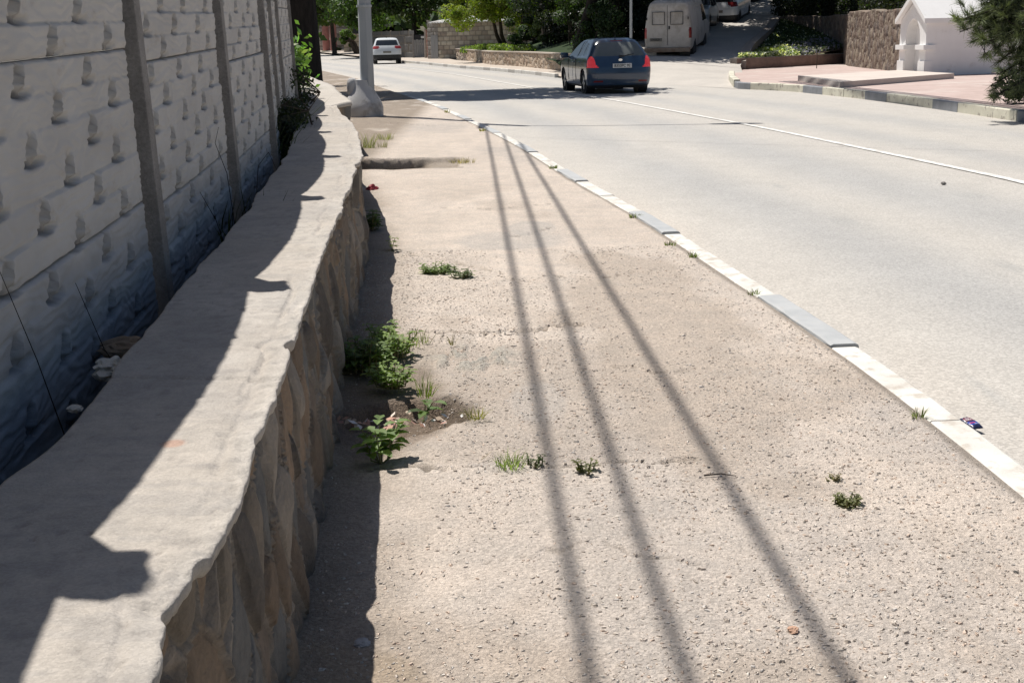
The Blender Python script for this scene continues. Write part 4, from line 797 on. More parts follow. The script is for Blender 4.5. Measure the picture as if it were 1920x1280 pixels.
# ------------------------------------------------------------------ low rubble wall, shed and gate across the road
def rubble_wall(name, label, poly, z0, z1, th, mat, cols_, cell=(3., 3.5), cap=None, parent=None, jc=(.40, .36, .30), topn=0., n=300, nz_=30, bul=.06, seed=0, capm=None):
    root = thing(name, label, 'wall'); P = np.array(poly, float); d = np.r_[0, np.cumsum(np.linalg.norm(np.diff(P, axis=0), axis=1))]; s = np.linspace(0, d[-1], n)
    x = np.interp(s, d, P[:, 0]); y = np.interp(s, d, P[:, 1]); tx, ty = np.gradient(x), np.gradient(y); ln = np.hypot(tx, ty); nx_, ny_ = ty/ln, -tx/ln
    za = np.interp(s, d, np.broadcast_to(z0, d.shape)); zb_ = np.interp(s, d, np.broadcast_to(z1, d.shape))+topn*(fbm(s*1.5, s*0, 3, seed+1)-.5)
    v = np.linspace(0, 1, nz_)[None, :]; Z = za[:, None]+(zb_-za)[:, None]*v; S = s[:, None]+0*Z
    f1, f2, cid = voro(S*cell[0], Z*cell[1]+.4*fbm(S, Z, 2, seed), seed+2); j = sstep(.12, .02, f2-f1); B = bul*(1-f1)*(1-j)+.02*fbm(S*4, Z*4, 3, seed+3)
    C = np.array(cols_)[(cid*(len(cols_)-.01)).astype(int)]; C = blend(C, .8*j, jc)*(.7+.6*fbm(S*5, Z*5, 4, seed+4))[..., None]
    F_ = np.stack([x[:, None]+nx_[:, None]*B, y[:, None]+ny_[:, None]*B, Z], -1); K = np.stack([x[:, None]-nx_[:, None]*th+0*B, y[:, None]-ny_[:, None]*th+0*B, Z], -1)
    A = np.concatenate([F_, K[:, ::-1]], 1); Cc = np.concatenate([C, C[:, ::-1]], 1); o = grid('stonework', A, mat, root, Cc)
    if cap:
        m = MB(); k = max(2, n//12); ids = np.linspace(0, n-1, k).astype(int); pl = [(x[i]+nx_[i]*(bul+.02), y[i]+ny_[i]*(bul+.02)) for i in ids]; pr = [(x[i]-nx_[i]*(th+.03), y[i]-ny_[i]*(th+.03)) for i in ids]
        Pc = np.array([[(*pl[q], zb_[i]-.0), (*pl[q], zb_[i]+cap), (*pr[q], zb_[i]+cap), (*pr[q], zb_[i])] for q, i in enumerate(ids)]); grid('coping', Pc, capm or m_far, root, None, False, True)
    return root
tan = [(.42, .33, .25), (.36, .29, .22), (.46, .38, .30), (.33, .25, .19), (.40, .34, .28)]
brn = [(.19, .145, .12), (.22, .175, .14), (.16, .135, .12), (.20, .16, .135), (.28, .235, .185)]
rubble_wall('garden_wall', 'low pale rubble wall with thin coping along the far pavement, running behind the blue hatchback', [(-5.0, 92.5), (-3.2, 83), (-2.05, 73.8), (-.7, 63.4), (.7, 58.4), (2.2, 49.9), (2.6, 47.6)], .02, [.72, .72, .72, .70, .70, .70, .72], .3, m_stone, tan, (2.6, 3.2), .05, n=420, bul=.07, jc=(.48, .42, .35))
# shed
shed = thing('stone_shed', 'small stone block shed with grey corrugated roof and sheet door behind the low wall', 'shed')
A_ = np.array([X_at(822, 84), 84.]); B_ = np.array([3.0, 77.5]); dn = (B_-A_)/np.linalg.norm(B_-A_); L_ = np.linalg.norm(B_-A_); nrm_ = np.array([dn[1], -dn[0]])
def blockwall(name, A0, dirn, L, z0, z1, parent, seed, bh=.29, bl=.52, both=True, cols_=((.36, .32, .26), (.42, .38, .31), (.33, .30, .25), (.29, .25, .21), (.45, .42, .35)), taper=0.):
    n_ = int(L/.05); s = np.linspace(0, L, n_)[:, None]; v = np.linspace(0, 1, int((z1-z0)/.045))[None, :]; Z = z0+(z1-z0+taper*s/L)*v; S = s+0*Z
    r = np.floor((Z-z0)/bh); bx = S/bl+.5*(r % 2)+.13*hsh(r, r*0, seed); fx = bx-np.floor(bx); fz = (Z-z0)/bh-r
    j = np.clip(sstep(.09, .04, np.minimum(fx, 1-fx))+sstep(.14, .06, np.minimum(fz, 1-fz)), 0, 1); cid = hsh(np.floor(bx), r, seed+2)
    C = np.array(cols_)[(cid*(len(cols_)-.01)).astype(int)]; C = blend(C, .75*j, (.17, .15, .125))*(.85+.3*fbm(S*4, Z*4, 3, seed))[..., None]
    nn = np.array([dirn[1], -dirn[0]]); D = .03*(1-j)*(.6+.6*cid)
    P = np.stack([A0[0]+dirn[0]*S+nn[0]*D, A0[1]+dirn[1]*S+nn[1]*D, Z], -1); return grid(name, P, m_block, parent, C)
blockwall('front_wall', A_, dn, L_, .1, 2.35, shed, 5)
lf = np.array([-.62, .78]); Pl = A_-0*dn; E2 = Pl+lf*1.25
side_d = (Pl-E2)/np.linalg.norm(Pl-E2); Lside = np.linalg.norm(Pl-E2)
blockwall('gable_wall', E2, side_d, Lside, .1, 2.62, shed, 9, cols_=((.25, .235, .22), (.29, .27, .25), (.27, .25, .23)), taper=-.2)
nn = np.array([side_d[1], -side_d[0]])
def onside(s, z, off): p = E2+side_d*s+nn*off; return (p[0], p[1], z)
mb = MB()
for k in range(6):
    s0_, s1_ = .45+k*.135, .45+(k+1)*.135-.02; mb.quad(onside(s0_, .12, .06), onside(s1_, .12, .06), onside(s1_, 1.62, .06), onside(s0_, 1.62, .06)); mb.quad(onside(s1_, .12, .06), onside(s1_, .12, .04), onside(s1_, 1.62, .04), onside(s1_, 1.62, .06))
mb.build('sheet_door', m_tin, shed)
# corrugated roof: slopes back to front
nS = 240; s = np.linspace(-.55, L_+.4, nS)[:, None]; v = np.linspace(0, 1, 2)[None, :]; P0 = A_+nrm_*.35; bck = -nrm_
RXs = P0[0]+dn[0]*s+bck[0]*v*3.2; RYs = P0[1]+dn[1]*s+bck[1]*v*3.2; RZs = 2.38+.42*v+.028*np.sin(s*2*np.pi/.26)+0*v
ro = grid('roof', np.stack([RXs, RYs, RZs], -1), m_shedroof, shed); md = ro.modifiers.new('s', 'SOLIDIFY'); md.thickness = .05
MB().tube([(A_[0]+1.5*dn[0]-1.2*nrm_[0], A_[1]+1.5*dn[1]-1.2*nrm_[1], 2.5), (A_[0]+1.55*dn[0]-1.2*nrm_[0], A_[1]+1.5*dn[1]-1.2*nrm_[1], 3.0), (A_[0]+1.6*dn[0]-1.2*nrm_[0], A_[1]+1.5*dn[1]-1.2*nrm_[1], 3.6)], .035, 6).build('stove_pipe', m_bark, shed, True)
# dark yard wall and gate left of the shed
GA = np.array([X_at(694, 97), 97.]); GB = np.array([X_at(777, 90), 90.]); gd = (GB-GA)/np.linalg.norm(GB-GA); yw = thing('yard_wall', 'grey block yard wall behind the white moving crossover', 'wall')
blockwall('block_face', GA, gd, np.linalg.norm(GB-GA), .0, 2.0, yw, 33, bh=.55, bl=1.6, cols_=((.12, .12, .12), (.14, .135, .13), (.105, .105, .105)))
gate = thing('yard_gate', 'dark weathered timber gate with a small white notice between yard wall and shed', 'gate', (float(X_at(786, 89.5)), 89.5, .1))
wg = 20/2330*89.5
for k in range(5): MB().box(-wg/2+k*wg/5, -wg/2+(k+1)*wg/5-.012, -.02, .02, .05, 1.25+.03*(k % 2)).build('board', m_tin, gate)
MB().box(-wg/2, wg/2, .02, .05, 1.25, 1.6).build('dark_panel', m_plast, gate); MB().box(.12, .34, -.03, -.005, 1.35, 1.5).build('notice', m_plate, gate)
MB().box(-.12-wg/2, -wg/2, -.06, .06, 0, 1.7).build('gate_post', m_post, gate)
mb = MB(); mb.tube([(0, 0, 0), (-.08, 0, 1.9)], [.07, .06], 8); gp = mb.build('rusty_post', m_rust); gp.location = (float(X_at(802, 87)), 87, .1); tag(gp, 'leaning rusty red and white post beside the shed door', 'post')
gp2 = MB().tube([(0, 0, 0), (0.02, 0, 2.0)], [.08, .07], 8).build('timber_post', M('pale_timber', (.30, .26, .22), (.38, .33, .28), 6, .9)); gp2.location = (float(X_at(797, 88)), 88, .1); tag(gp2, 'pale timber post at the right end of the yard gate', 'post')

# far left building behind the tree: pink columns, canopy, pale wall
fb = thing('gatehouse', 'far pale building with two pink round columns and a curved grey canopy', 'building', (0, 0, 0))
Yb = 128.
def PX_(px, py, Y): return atY(px, py, Y)
for px in (612, 626):
    b_ = PX_(px, 92, Yb-(px-612)*.1); w_ = 6.4/2330*Yb; hgt = 50/2330*Yb
    MB().lathe([(w_*1.03, -.3), (w_, .1), (w_*.97, hgt)], 20, tuple(b_)).build('column', m_pink, fb, True)
b0 = PX_(600, 92, Yb+2); b1 = PX_(690, 92, Yb+2)
blockwall('pale_wall', b0[:2], np.array([1., 0.]), b1[0]-b0[0], .3, 3.6, fb, 44, bh=.6, bl=2.2, cols_=((.46, .43, .40), (.50, .47, .43)))
c_ = PX_(635, 42, Yb-1.5); t = np.linspace(0, 1, 20); ca = np.array([[(c_[0]-1.2+2.3*a, c_[1]+d, c_[2]-.15+.75*math.sin(a*1.5)) for d in (-.6, .9)] for a in t]); cn = grid('canopy', ca, m_canopy, fb); cn.modifiers.new('s', 'SOLIDIFY').thickness = .05
MB().box(c_[0]+1.2, c_[0]+1.9, c_[1]+.6, c_[1]+.7, 1.0, 3.0).build('dark_window', m_glass, fb)
wp = thing('garden_wall', 'far pale wall piece behind the small street tree, left of the pole', 'wall'); b0 = PX_(645, 95, 118); blockwall('face', b0[:2], np.array([1., -.1]), 2.6, -.2, 2.0, wp, 55, bh=.5, bl=1.3, cols_=((.42, .37, .31), (.46, .41, .34)))

# ------------------------------------------------------------------ right side: flower bed, wall, shrine, platform
bed = thing('flower_bed_border', 'low brown stone border around the triangular flower bed', 'border')
def borderseg(name, A0, B0, zA, zB, h, th, n=60, capw=.0, seed=0, inner=None):
    A0 = np.array(A0, float); B0 = np.array(B0, float); d = B0-A0; L = np.linalg.norm(d); d /= L; nn = np.array([d[1], -d[0]])
    s = np.linspace(0, L, n)[:, None]; prof = [(0.0, 0), (.01, .5), (0.0, .92), (-.015, 1), (-th, 1), (-th, 0)]
    P = np.zeros((n, len(prof), 3))
    for i, (o_, v) in enumerate(prof):
        jx = .02*(fbm(s[:, 0]*3, s[:, 0]*0+i, 3, seed)-.5)
        P[:, i, 0] = A0[0]+d[0]*s[:, 0]+nn[0]*(o_+jx); P[:, i, 1] = A0[1]+d[1]*s[:, 0]+nn[1]*(o_+jx); P[:, i, 2] = zA+(zB-zA)*s[:, 0]/L-.15*(v == 0)+h*v
    C = np.ones(P.shape)*np.array([.22, .155, .13])*(.75+.5*fbm(s*2+0*P[..., 0], P[..., 2]*4, 4, seed+1))[..., None]; C[:, 3:5] = np.array([.30, .265, .235])
    nq = len(prof); caps = [[0, 1, 2, 3], [0, 3, 4, 5], [(n-1)*nq+k for k in (3, 2, 1, 0)], [(n-1)*nq+k for k in (5, 4, 3, 0)]]
    return link(name, np_mesh(name, P, np.vstack([gridq(n, nq, True), caps]), C, False), m_rwall, bed)
borderseg('front_border', (8.02, 44.14), (13.15, 49.2), .12, .12, .40, .3, seed=3)
SB = [(8.0, 44.35), (9.0, 48.0), (10.95, 54.0), (12.2, 58.5)]
for k, (a, b) in enumerate(zip(SB, SB[1:])):
    za, zb2 = [(.25, .80), (.80, 1.4), (1.4, 1.9)][k]; borderseg('side_border', b, a, zb2-.15, za-.15, .32, .35, seed=10+k)
# soil and flowers
poly = [(8.3, 44.8), (13.1, 49.4), (13.2, 54), (12.4, 58.3), (10.95, 54.2), (9.2, 48.5)]
def bedz(x, y): return .46+np.maximum(0, (y-47.5))*.115
bu = np.linspace(0, 1, 30)
A1 = np.array([(8.25, 44.7), (9.2, 48), (11.1, 54), (12.3, 58.3)]); B1 = np.array([(8.5, 44.8), (13.1, 49.3), (13.3, 54), (12.7, 58.5)])
def rsm(P, n): d = np.r_[0, np.cumsum(np.linalg.norm(np.diff(P, axis=0), axis=1))]; q = np.linspace(0, d[-1], n); return np.stack([np.interp(q, d, P[:, i]) for i in range(2)], -1)
a_, b_ = rsm(A1, 60), rsm(B1, 60); tt = np.linspace(0, 1, 30)[None, :, None]; BP = a_[:, None]*(1-tt)+b_[:, None]*tt; BZ = bedz(BP[..., 0], BP[..., 1])+.04*fbm(BP[..., 0]*5, BP[..., 1]*5)
tag(grid('bed_soil', np.concatenate([BP, BZ[..., None]], -1), m_dirt), None, None, kind='structure')
n = 15000; ia = RNG.random(n); ib = RNG.random(n); ii = (ia*59).astype(int); pos = a_[ii]*(1-ib[:, None])+b_[ii]*ib[:, None]+RNG.normal(size=(n, 2))*.06
pz = bedz(pos[:, 0], pos[:, 1]); zone = fbm(pos[:, 0]*.9, pos[:, 1]*.5, 2, 7)
near = pos[:, 1] < 51; hh = .05+.16*RNG.random(n)
wht = np.array([.62, .64, .60]); grn = np.array([.10, .16, .05]); lim = np.array([.22, .27, .08]); vio = np.array([.22, .22, .34]); dk_ = np.array([.05, .08, .03])
front = (pos[:, 1]-(44.2+(pos[:, 0]-8.0)*.95)) < 3.0
leftp = pos[:, 0] < 10.9
c = np.where((RNG.random(n) < .8)[:, None], wht, lim); c = np.where((~leftp & front)[:, None], np.where((RNG.random(n) < .5)[:, None], vio, dk_), c); c = np.where((~front)[:, None], np.where((RNG.random(n) < .10)[:, None], wht, dk_*1.2), c)
c = np.where((leftp & front & (RNG.random(n) < .3))[:, None], grn, c); midp = (pos[:, 0] > 9.3) & (pos[:, 0] < 10.5) & ((pos[:, 1]-(44.2+(pos[:, 0]-8.0)*.95)) > .7); c = np.where((midp & front)[:, None], np.where((RNG.random(n) < .8)[:, None], lim, wht), c)
V, Q, _c = leaf_cards(n, np.stack([pos[:, 0], pos[:, 1], pz+hh], -1), RNG.normal(size=(n, 3))*.8+np.array([0, -.4, .7]), .11, .09, (1, 1, 1)); c4 = np.repeat(c*(.8+.4*RNG.random((n, 1))), 4, 0)
tag(link('bedding_flowers', np_mesh('bedding_flowers', V, Q, c4, False), m_leaf), 'mass of low white, lime and violet bedding flowers filling the triangular bed', 'flowers', kind='stuff')
rubble_wall('retaining_wall', 'tall brown rubble retaining wall curving from the flower bed to the white shrine', [(12.3, 62), (12.85, 58), (13.25, 53), (13.1, 49.2), (12.35, 45.6), (12.2, 43), (12.1, 40), (12.25, 37.3), (14, 37.6), (18, 38.5), (26, 40)], [1.5, 1.2, .5, .1, .05, .05, .05, .05, .05, .05, .05], [2.1, 2.05, 1.98, 1.98, 2.0, 2.0, 1.98, 1.98, 1.98, 2., 2.], .4, m_rwall, brn, (8., 2.6), None, n=900, nz_=60, bul=.07, jc=(.23, .19, .16), topn=.12, seed=60)
# pale mortar streak column
# platform
mb = MB(); mb.prism([(7.62, 28.85), (11.55, 32.7), (11.2, 36.2), (7.75, 33.4)], .11, .25); pf = mb.build('platform', m_slab); tag(pf, 'raised pale concrete platform in front of the small white shrine', 'platform')
MB().prism([(7.58, 28.80), (7.70, 28.86), (7.82, 33.45), (7.70, 33.48)], .11, .254).build('edge_stones', M('edge_stone', (.42, .38, .35), (.50, .46, .42), 3, .95, .6, 9, .02), pf)
# shrine
SH = Vector((11.5, 34.9, .12)); ld = Vector((.97, .24, 0)).normalized(); fd = Vector((-.24, .97, 0)).normalized()
RZs_ = math.atan2(ld.y, ld.x)
shrine = thing('shrine', 'small whitewashed gabled shrine with pointed arch niche on the red square', 'shrine', tuple(SH), RZs_)
# local: x along length (away), y along the front (to the left/back), origin at near front corner
Wf, Lf, He, Hp = 1.33, 2.1, 1.48, 2.06
def yz_face(mb, pts, x0, x1):
    a = [mb.bm.verts.new((x0, y, z)) for y, z in pts]; b = [mb.bm.verts.new((x1, y, z)) for y, z in pts]; mb.bm.faces.new(a[::-1]); mb.bm.faces.new(b)
    for i in range(len(pts)): j = (i+1) % len(pts); mb.bm.faces.new([a[i], a[j], b[j], b[i]])
cm = Wf/2; ow = .36
arch = [(cm+ow, 0)]+[(cm+ow, .92)]+[(cm+ow*math.cos(t_)**1.0, .92+.62*math.sin(t_)**.9) for t_ in np.linspace(.12, math.pi/2, 9)]
archL = [(2*cm-y, z) for y, z in arch[::-1]]
mb = MB(); yz_face(mb, [(0, 0)]+[(p[0], p[1]) for p in archL[::-1] if True][0:1]+[], 0, .01) if False else None
# front wall as two halves around the arch
right = [(0, 0), (cm-ow, 0), (cm-ow, .92)]+[(cm-ow*math.cos(t_), .92+.62*math.sin(t_)**.9) for t_ in np.linspace(.12, math.pi/2, 9)]+[(cm, Hp-.06), (0, He)]
yz_face(mb, right, 0, .30); yz_face(mb, [(2*cm-y, z) for y, z in right][::-1], 0, .30); mb.build('front_wall', m_lime, shrine)
MB().box(.30, .42, .0, Wf, 0, He).build('niche_back', m_lime, shrine)
mb = MB(); yz_face(mb, [(0.0, He), (Wf, He), (cm, Hp-.06)], .30, .42); mb.build('niche_gable', m_lime, shrine)
mb = MB(); mb.box(.42, Lf, .0, .12, 0, He); mb.box(.42, Lf, Wf-.12, Wf, 0, He); mb.box(Lf-.1, Lf-.002, .12, Wf-.12, 0, He); mb.build('side_walls', m_lime, shrine)
sl_ = (Hp-He)/cm; oh = .09
mb = MB()
for sg in (1, -1):
    y_e = -oh if sg == 1 else Wf+oh; z_e = He-oh*sl_; pts = [(y_e, z_e), (cm, Hp), (cm, Hp+.14), (y_e, z_e+.13)]
    yz_face(mb, pts if sg == 1 else pts[::-1], -.13, Lf+.1)
mb.build('roof', m_lime, shrine)
for y0, y1 in ((-.06, cm-ow+.07), (cm+ow-.07, Wf+.06)): MB().box(-.10, .27, y0, y1, .70, .83, .004).build('impost', m_lime, shrine)
MB().box(-.04, .2, -.03, cm-ow-.01, 0, .40).build('plinth', m_lime, shrine); MB().box(-.04, .2, cm+ow+.01, Wf+.03, 0, .40).build('plinth', m_lime, shrine)
MB().tube([(.295, cm-.14, .86), (.29, cm-.14, 1.08)], .045, 8).build('icon_lamp', m_post, shrine)
ext = thing('boundary_wall', 'whitewashed low wall piers continuing right of the shrine behind the pine', 'wall', (13.4, 36.2, .12), .1)
MB().box(0, 1.2, .3, .55, 0, 1.1).build('panel', m_lime, ext); MB().box(1.2, 1.5, -.1, .6, 0, 1.25, .01).build('pier', m_lime, ext); MB().box(1.5, 9, .25, .5, 0, 1.3).build('panel', M('pinkish_render', (.50, .42, .38), (.55, .47, .43), 2, .9), ext)
# sapling stake
st = MB().tube([(0, 0, 0), (.01, 0, .3), (-.01, 0, .62)], [.014, .012, .01], 6).build('stake', m_bark); p_ = at(1531, 129, .12); st.location = p_; tag(st, 'thin bare stake standing on the red paving in front of the flower bed', 'stake')
# striped warning board
wb_ = thing('warning_board', 'tilted black and white striped board above the end of the retaining wall', 'sign', (float(X_at(1468, 61)), 61, 1.75))
Mx = Matrix.Rotation(.45, 4, 'Y'); MB().box(-.16, .16, -.015, .015, 0, 1.3, 0, Mx).build('board', m_plate, wb_)
mb = MB()
for k in range(5):
    z = .08+k*.26; a = [(-.16, -.018, z), (.16, -.018, z+.12), (.16, -.018, z+.24), (-.16, -.018, z+.12)]; mb.quad(*[tuple(Mx @ Vector(q)) for q in a])
mb.build('stripes', m_ink, wb_); MB().tube([(.3, .03, -.4), (.3, .03, 1.2)], .035, 6).build('post', m_post, wb_)
# sunlit pale house at the top of the lane
ph = thing('house', 'pale cream house front glimpsed beyond the striped board', 'house', (float(X_at(1500, 95)), 95, 5)); MB().box(-2.2, 3, 0, 4, -1, 6).build('wall', M('cream_render', (.62, .58, .48), (.68, .64, .54), 1, .9), ph); MB().box(-.5, .3, -.03, .0, 1.5, 2.8).build('window', m_glass, ph)

# ------------------------------------------------------------------ trees
DG = (.04, .070, .025); MG = (.10, .155, .04); YG = (.21, .27, .04); BG = (.05, .085, .04); VD = (.012, .022, .014)
# big dark tree by the fence end
tr = tree('large_tree', 'massive dark trunk and overhanging crown at the end of the concrete fence', (-5.10, 31.8, .3), .46, (-3.2, 36.0, 8.2), (4.4, 3.2, 2.2), 17000, .30, .20, DG, clumps=34, tight=.34, seed=1, bark=m_dbark, limbs=12, zmin=5.3, straight=5.5)
tree('dark_tree', 'dark leafy tree hanging behind the big trunk at the far left', (-9.5, 42, 0), .15, (-8.6, 42, 4.6), (2.6, 2.2, 2.6), 9000, .14, .09, DG, seed=2, zmin=1.2)
gt = 'dark trees behind the yard wall'
tree('leafy_tree', 'leafy tree with light clumps left of the pole, behind the far building', (-15, 112, .3), .2, (-15.2, 112, 5.2), (3.8, 3, 3.0), 9000, .30, .2, MG, group=gt, seed=3, zmin=2.7)
tree('leafy_tree', 'dense tree directly above the white moving crossover', (-10.5, 98, .3), .2, (-10.6, 98, 5.2), (4.2, 3, 3.1), 11000, .26, .18, (.06, .11, .03), group=gt, seed=4, zmin=2.2)
tree('leafy_tree', 'dark tree between the yard gate and the shed roof', (-7.0, 96, .3), .2, (-6.6, 96, 5.6), (3.6, 3, 3.4), 11000, .24, .16, DG, group=gt, seed=5, zmin=2.3)
tree('leafy_tree', 'dark tree rising behind the shed roof', (-2.5, 92, .8), .2, (-2.5, 92, 5.8), (4.5, 3, 3.4), 12000, .24, .16, DG, group=gt, seed=6, zmin=2.2)
tree('leafy_tree', 'dark tree behind the right end of the shed', (4, 90, 1), .2, (4, 90, 5.8), (5, 3, 4), 12000, .24, .16, DG, group=gt, seed=16, zmin=1.2)
# small street tree left of pole
tree('small_street_tree', 'small round street tree with bright leaves in front of the far pale wall', (float(X_at(668, 108)), 108, .3), .25, (float(X_at(657, 108)), 108, 1.9), (.95, .9, .95), 3500, .16, .1, (.09, .15, .03), seed=7, clumps=12, stems=2, limbs=5)
# acacia in front of the shed
tree('acacia_tree', 'yellow green feathery acacia leaning over the shed roof', (float(X_at(948, 70)), 70, .6), .16, (float(X_at(925, 70)), 69.5, 3.5), (3.0, 1.8, 1.9), 24000, .16, .06, YG, seed=8, clumps=34, tight=.27, limbs=12, stems=2)
tree('acacia_tree', 'second feathery yellow green acacia, right of the shed', (float(X_at(975, 67)), 67, .6), .12, (float(X_at(990, 67)), 67, 4.0), (1.9, 1.6, 1.8), 12000, .15, .06, (.13, .18, .035), seed=9, clumps=20, tight=.3, limbs=8)
gs = 'shrubs and saplings behind the low wall'
tree('shrub', 'tall dark shrub under the acacia behind the low wall', (float(X_at(985, 65)), 65, .5), .06, (float(X_at(985, 65)), 65, 1.7), (1.2, .8, 1.1), 5000, .12, .08, BG, cat='shrub', group=gs, seed=10, clumps=16, stems=3)
tree('shrub', 'light leaved shrub just left of the blue hatchback roof', (float(X_at(1040, 60)), 60, .5), .06, (float(X_at(1040, 60)), 60, 2.2), (1.1, .8, 1.6), 6000, .12, .09, (.09, .13, .06), cat='shrub', group=gs, seed=11, clumps=18, stems=3)
tree('dark_tree', 'slender dark tree with visible leaning trunk behind the low wall', (float(X_at(1024, 61)), 61, .5), .17, (float(X_at(1010, 62)), 62, 5.0), (2.4, 2, 2.4), 11000, .15, .09, DG, seed=12, clumps=26, limbs=8)
tree('shrub', 'dark shrub behind the blue hatchback bonnet', (float(X_at(1085, 56)), 56, .5), .06, (float(X_at(1080, 56)), 56, 1.9), (1.0, .8, 1.5), 6000, .12, .08, DG, cat='shrub', group=gs, seed=13, clumps=16, stems=3)
tree('shrub', 'small glossy shrub between the two acacia trunks', (float(X_at(1000, 72)), 72, .6), .06, (float(X_at(1010, 72)), 72, 2.2), (1.6, .8, 1.6), 6000, .14, .1, (.06, .10, .045), cat='shrub', group=gs, seed=23, clumps=16, stems=3)
tree('shrub', 'dense dark shrub between the low wall end and the slim steel post', (float(X_at(1125, 51)), 51, .4), .06, (float(X_at(1125, 51)), 51, 1.3), (1.3, .9, 1.3), 8000, .12, .08, DG, cat='shrub', group=gs, seed=33, clumps=20, tight=.4, stems=3)
tree('shrub', 'dense dark shrub hard against the left side of the dusty van', (float(X_at(1185, 52)), 52.5, .8), .06, (float(X_at(1185, 52)), 52.5, 1.6), (.9, .9, 1.3), 8000, .12, .08, VD, cat='shrub', group=gs, seed=34, clumps=20, tight=.4, stems=3)
# dark evergreens behind the van
ge = 'dark evergreens beside the side road'
def trunk_tree(label, X, Y, z, tr_, ctr, rad, n, seed, col=VD, zmin=None, group=ge, bark=m_dbark, L=.17): return tree('evergreen_tree', label, (X, Y, z), tr_, ctr, rad, n, L, .09 if L < .3 else .2, col, group=group, seed=seed, clumps=34, tight=.33, bark=bark, limbs=12, zmin=zmin)
trunk_tree('dark evergreen with a thick brown trunk right of the slim steel post', float(X_at(1162, 53)), 53, .6, .24, (4.8, 54, 5.6), (3.4, 3.4, 2.9), 14000, 14, zmin=2.3)
trunk_tree('dark evergreen filling the gap above the blue hatchback', 4.3, 60, .6, .22, (3.3, 60, 4.2), (2.8, 2, 4.0), 14000, 15, zmin=.3)
trunk_tree('dark evergreen immediately behind the dusty van', 7.4, 66, 1.3, .25, (6.6, 65, 4.8), (3.2, 2.5, 4.4), 14000, 17, zmin=.6)
trunk_tree('broad evergreen shading the parked cars', 8.0, 70, 3, .3, (8.6, 67, 9.2), (5.5, 7, 2.4), 16000, 18, zmin=6.8, L=.36)
trunk_tree('evergreen crown shading the dusty van from above', 3.0, 52, .9, .22, (4.6, 51.6, 7.4), (4.3, 4.2, 1.7), 15000, 27, zmin=5.4, L=.34)
trunk_tree('evergreen crown spreading over the mouth of the side road', 14.6, 55, 1.9, .28, (9.2, 54.5, 7.6), (4.8, 5.6, 2.0), 17000, 19, zmin=5.8, L=.34)
trunk_tree('evergreen behind the warning board with a leaning trunk', 14.6, 64, 2.2, .25, (13.5, 62, 7.5), (4.6, 5, 2.6), 15000, 20, zmin=4.3)
trunk_tree('evergreen crown hanging low beside the striped board', float(X_at(1458, 66)), 66, 2.6, .12, (float(X_at(1450, 66)), 66, 4.9), (1.1, 1.0, 1.1), 3500, 21, col=(.05, .075, .03), zmin=3.4, L=.2)
trunk_tree('evergreen standing left of the flower bed wall top', 16.8, 52, 1.9, .3, (17.3, 53, 5.2), (3.2, 4, 3.6), 14000, 22, zmin=1.9)
trunk_tree('wide dark evergreen behind the retaining wall beside the shrine roof', 19.5, 46, 1.9, .3, (18.0, 48, 5.0), (4.5, 4, 3.4), 16000, 24, zmin=1.9)
trunk_tree('dark evergreen behind the shrine roof and the pine', 25, 46, 1.9, .3, (24, 47, 5.6), (4.5, 4, 3.8), 14000, 25, zmin=1.9)
# hedge on the retaining wall
def hedge(label, pts, w, h, n, col, seed, zf):
    pts = np.array(pts); d = np.r_[0, np.cumsum(np.linalg.norm(np.diff(pts, axis=0), axis=1))]; rg = np.random.default_rng(seed); s = rg.random(n)*d[-1]
    P = np.stack([np.interp(s, d, pts[:, 0])+w*(rg.random(n)-.5), np.interp(s, d, pts[:, 1])+w*(rg.random(n)-.5), zf+h*rg.random(n)*(.6+.6*vnoise(s*1.2, s*0, seed))], -1)
    V, Q, C = leaf_cards(n, P, rg.normal(size=(n, 3)), .13, .08, col); return tag(link('hedge', np_mesh('hedge', V, Q, C, False), m_leaf), label, 'hedge')
hedge('dark clipped hedge along the top of the brown retaining wall', [(12.9, 61), (13.5, 57.5), (13.9, 53), (13.8, 49.4), (13.0, 45.5), (12.8, 42), (12.8, 39)], .7, 1.0, 16000, (.02, .03, .016), 30, 1.9)
hedge('grassy hedge clumps peeping over the low rubble wall by the shed', [(-2.5, 78), (-1.6, 73), (-.3, 64.5), (1.2, 59)], .6, .45, 9000, (.13, .19, .05), 31, .55)
n = 26000; ang_ = RNG.random(n); hxw = -150+300*RNG.random(n); hyw = 120+60*RNG.random(n); hzw = RNG.random(n)**.8*(10+5*vnoise(hxw*.06, hyw*.05, 4)); V, Q, C = leaf_cards(n, np.stack([hxw, hyw, hzw], -1), RNG.normal(size=(n, 3)), 1.3, .8, (.03, .05, .022)); tag(link('distant_wood', np_mesh('distant_wood', V, Q, C, False), m_leaf), 'dark distant wood closing the view behind the nearer trees', 'wood', kind='stuff')

